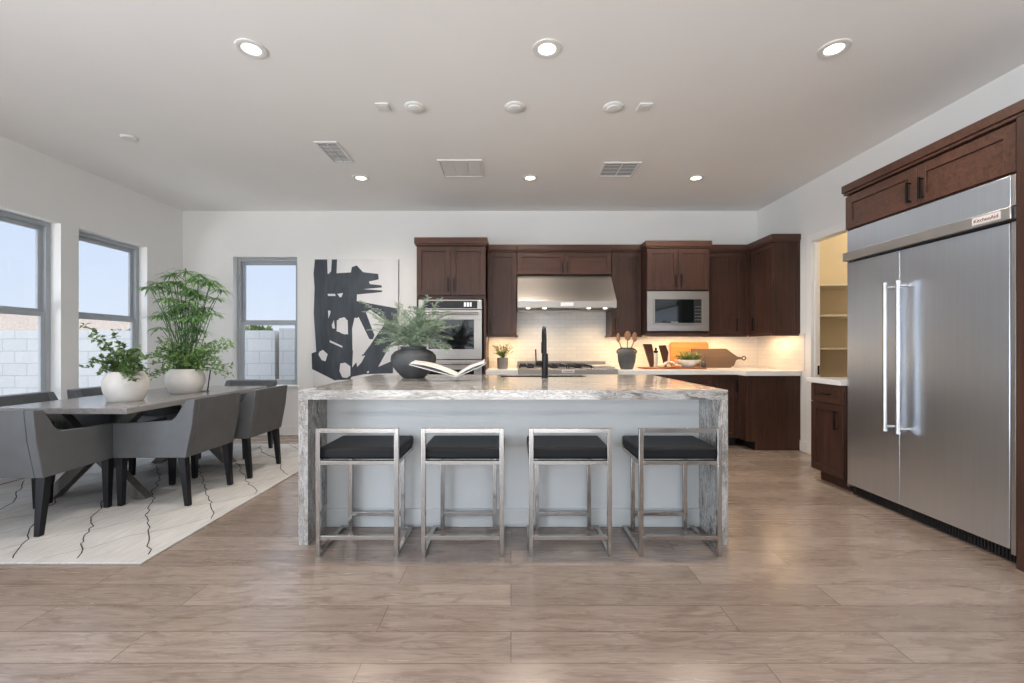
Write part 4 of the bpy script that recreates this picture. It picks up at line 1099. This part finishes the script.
strokes(blk, wht, AY-.001, 'paint', 'black_strokes')

# ------------------------------------------------------------------ ceiling fittings
CZc = H
def downlight(x, y, first=None, label='', r=.088):
    o = thing('downlight', (x, y, CZc), label, 'recessed light', 'recessed lights in the ceiling')
    c = (x, y)
    MB().lathe([(r, CZc-.001), (r, CZc-.007), (r-.018, CZc-.011), (r-.034, CZc-.006), (r-.034, CZc-.001)], c, 36, cap=False).build('trim_ring', 'plastic', o)
    MB().lathe([(r-.034, CZc-.0045), (r-.034, CZc-.001)], c, 36).build('lens', 'lamp', o)
    light('downlight_beam', 'SPOT', (x, y, CZc-.03), (0, 0, 0), 56, (1, .87, .73), spot_size=2.6, spot_blend=.9, shadow_soft_size=.07)
for (x, y, lab) in ((-1.6, 2.71, 'large recessed light at the upper left of the ceiling'), (.222, 2.71, 'large recessed light at the top centre of the ceiling'), (1.99, 2.71, 'large recessed light at the upper right of the ceiling'),
                    (-1.63, 4.78, 'small recessed light above the painting, beside the left vent'), (.207, 4.78, 'small recessed light above the range hood, between two vents'), (2.01, 4.78, 'small recessed light above the microwave cabinet')):
    downlight(x, y, label=lab)
for (x, y, lab) in ((-.735, 3.37, 'round white ceiling disc, leftmost of the row of three'), (.03, 3.37, 'round white ceiling disc, middle of the row of three'), (.785, 3.37, 'round white ceiling disc, rightmost of the row of three')):
    o = thing('ceiling_speaker', (x, y, CZc), lab, 'ceiling disc', 'round white discs across the ceiling')
    MB().lathe([(.078, CZc-.001), (.078, CZc-.008), (.072, CZc-.012), (.070, CZc-.013)], (x, y), 32).build('rim', 'plastic', o)
    MB().lathe([(.055, CZc-.0135), (.053, CZc-.020), (.046, CZc-.023)], (x, y), 32).build('cap', 'plastic', o)
tag(MB().lathe([(.062, CZc-.001), (.062, CZc-.010), (.052, CZc-.018)], (-3.35, 3.86), 32).build('smoke_detector', 'plastic'), 'round white smoke detector on the ceiling above the dining table', 'smoke detector')
for (x, lab) in ((-.975, 'small square white cover left of the ceiling discs'), (1.02, 'small square white cover right of the ceiling discs')):
    o = thing('ceiling_plate', (x, 3.36, CZc), lab, 'cover plate')
    MB().box(x-.05, x+.05, 3.31, 3.41, CZc-.012, CZc-.001).build('plate', 'plastic', o, .002)
    MB().box(x-.03, x+.03, 3.33, 3.39, CZc-.015, CZc-.012).build('inset', 'plastic', o, .001)
def vent(x0, x1, y0, y1, n, lab, slats='x', mat='vent_dark'):
    o = thing('ceiling_vent', ((x0+x1)/2, (y0+y1)/2, CZc), lab, 'air vent')
    m = MB(); f = .022; z0, z1 = CZc-.012, CZc-.001
    m.box(x0, x1, y0, y0+f, z0, z1); m.box(x0, x1, y1-f, y1, z0, z1); m.box(x0, x0+f, y0+f, y1-f, z0, z1); m.box(x1-f, x1, y0+f, y1-f, z0, z1); m.build('vent_frame', 'plastic', o, .002)
    MB().box(x0+f, x1-f, y0+f, y1-f, CZc-.003, CZc-.001).build('backing', mat, o)
    m = MB()
    L = (y1-y0-2*f) if slats == 'x' else (x1-x0-2*f)
    for k in range(n):
        a = (k+.5)*L/n; wv = L/n*.15
        if slats == 'x': m.box(x0+f, x1-f, y0+f+a-wv, y0+f+a+wv, CZc-.008, CZc-.0045)
        else: m.box(x0+f+a-wv, x0+f+a+wv, y0+f, y1-f, CZc-.008, CZc-.0045)
    if slats == 'x': m.box((x0+x1)/2-.006, (x0+x1)/2+.006, y0+f, y1-f, CZc-.0118, CZc-.0101)
    m.build('slat', 'plastic', o)
vent(-1.765, -1.555, 3.93, 4.37, 14, 'narrow slatted ceiling vent beside the small left recessed light', 'x')
vent(.93, 1.30, 4.37, 4.74, 9, 'slatted ceiling vent above the right part of the hood', 'x')
o = thing('return_grille', (-.5, 4.52, CZc), 'wide flat white return grille in the ceiling above the oven', 'air vent')
x0, x1, y0, y1 = -.725, -.285, 4.31, 4.74
m = MB(); f = .02; z0, z1 = CZc-.014, CZc-.001
m.box(x0, x1, y0, y0+f, z0, z1); m.box(x0, x1, y1-f, y1, z0, z1); m.box(x0, x0+f, y0+f, y1-f, z0, z1); m.box(x1-f, x1, y0+f, y1-f, z0, z1); m.build('grille_frame', 'plastic', o, .002)
m = MB()
for k in range(3): m.box(x0+f+.002+k*.133, x0+f+.131+k*.133, y0+f, y1-f, CZc-.009, CZc-.001)
m.build('grille_face', 'plastic', o, .002)
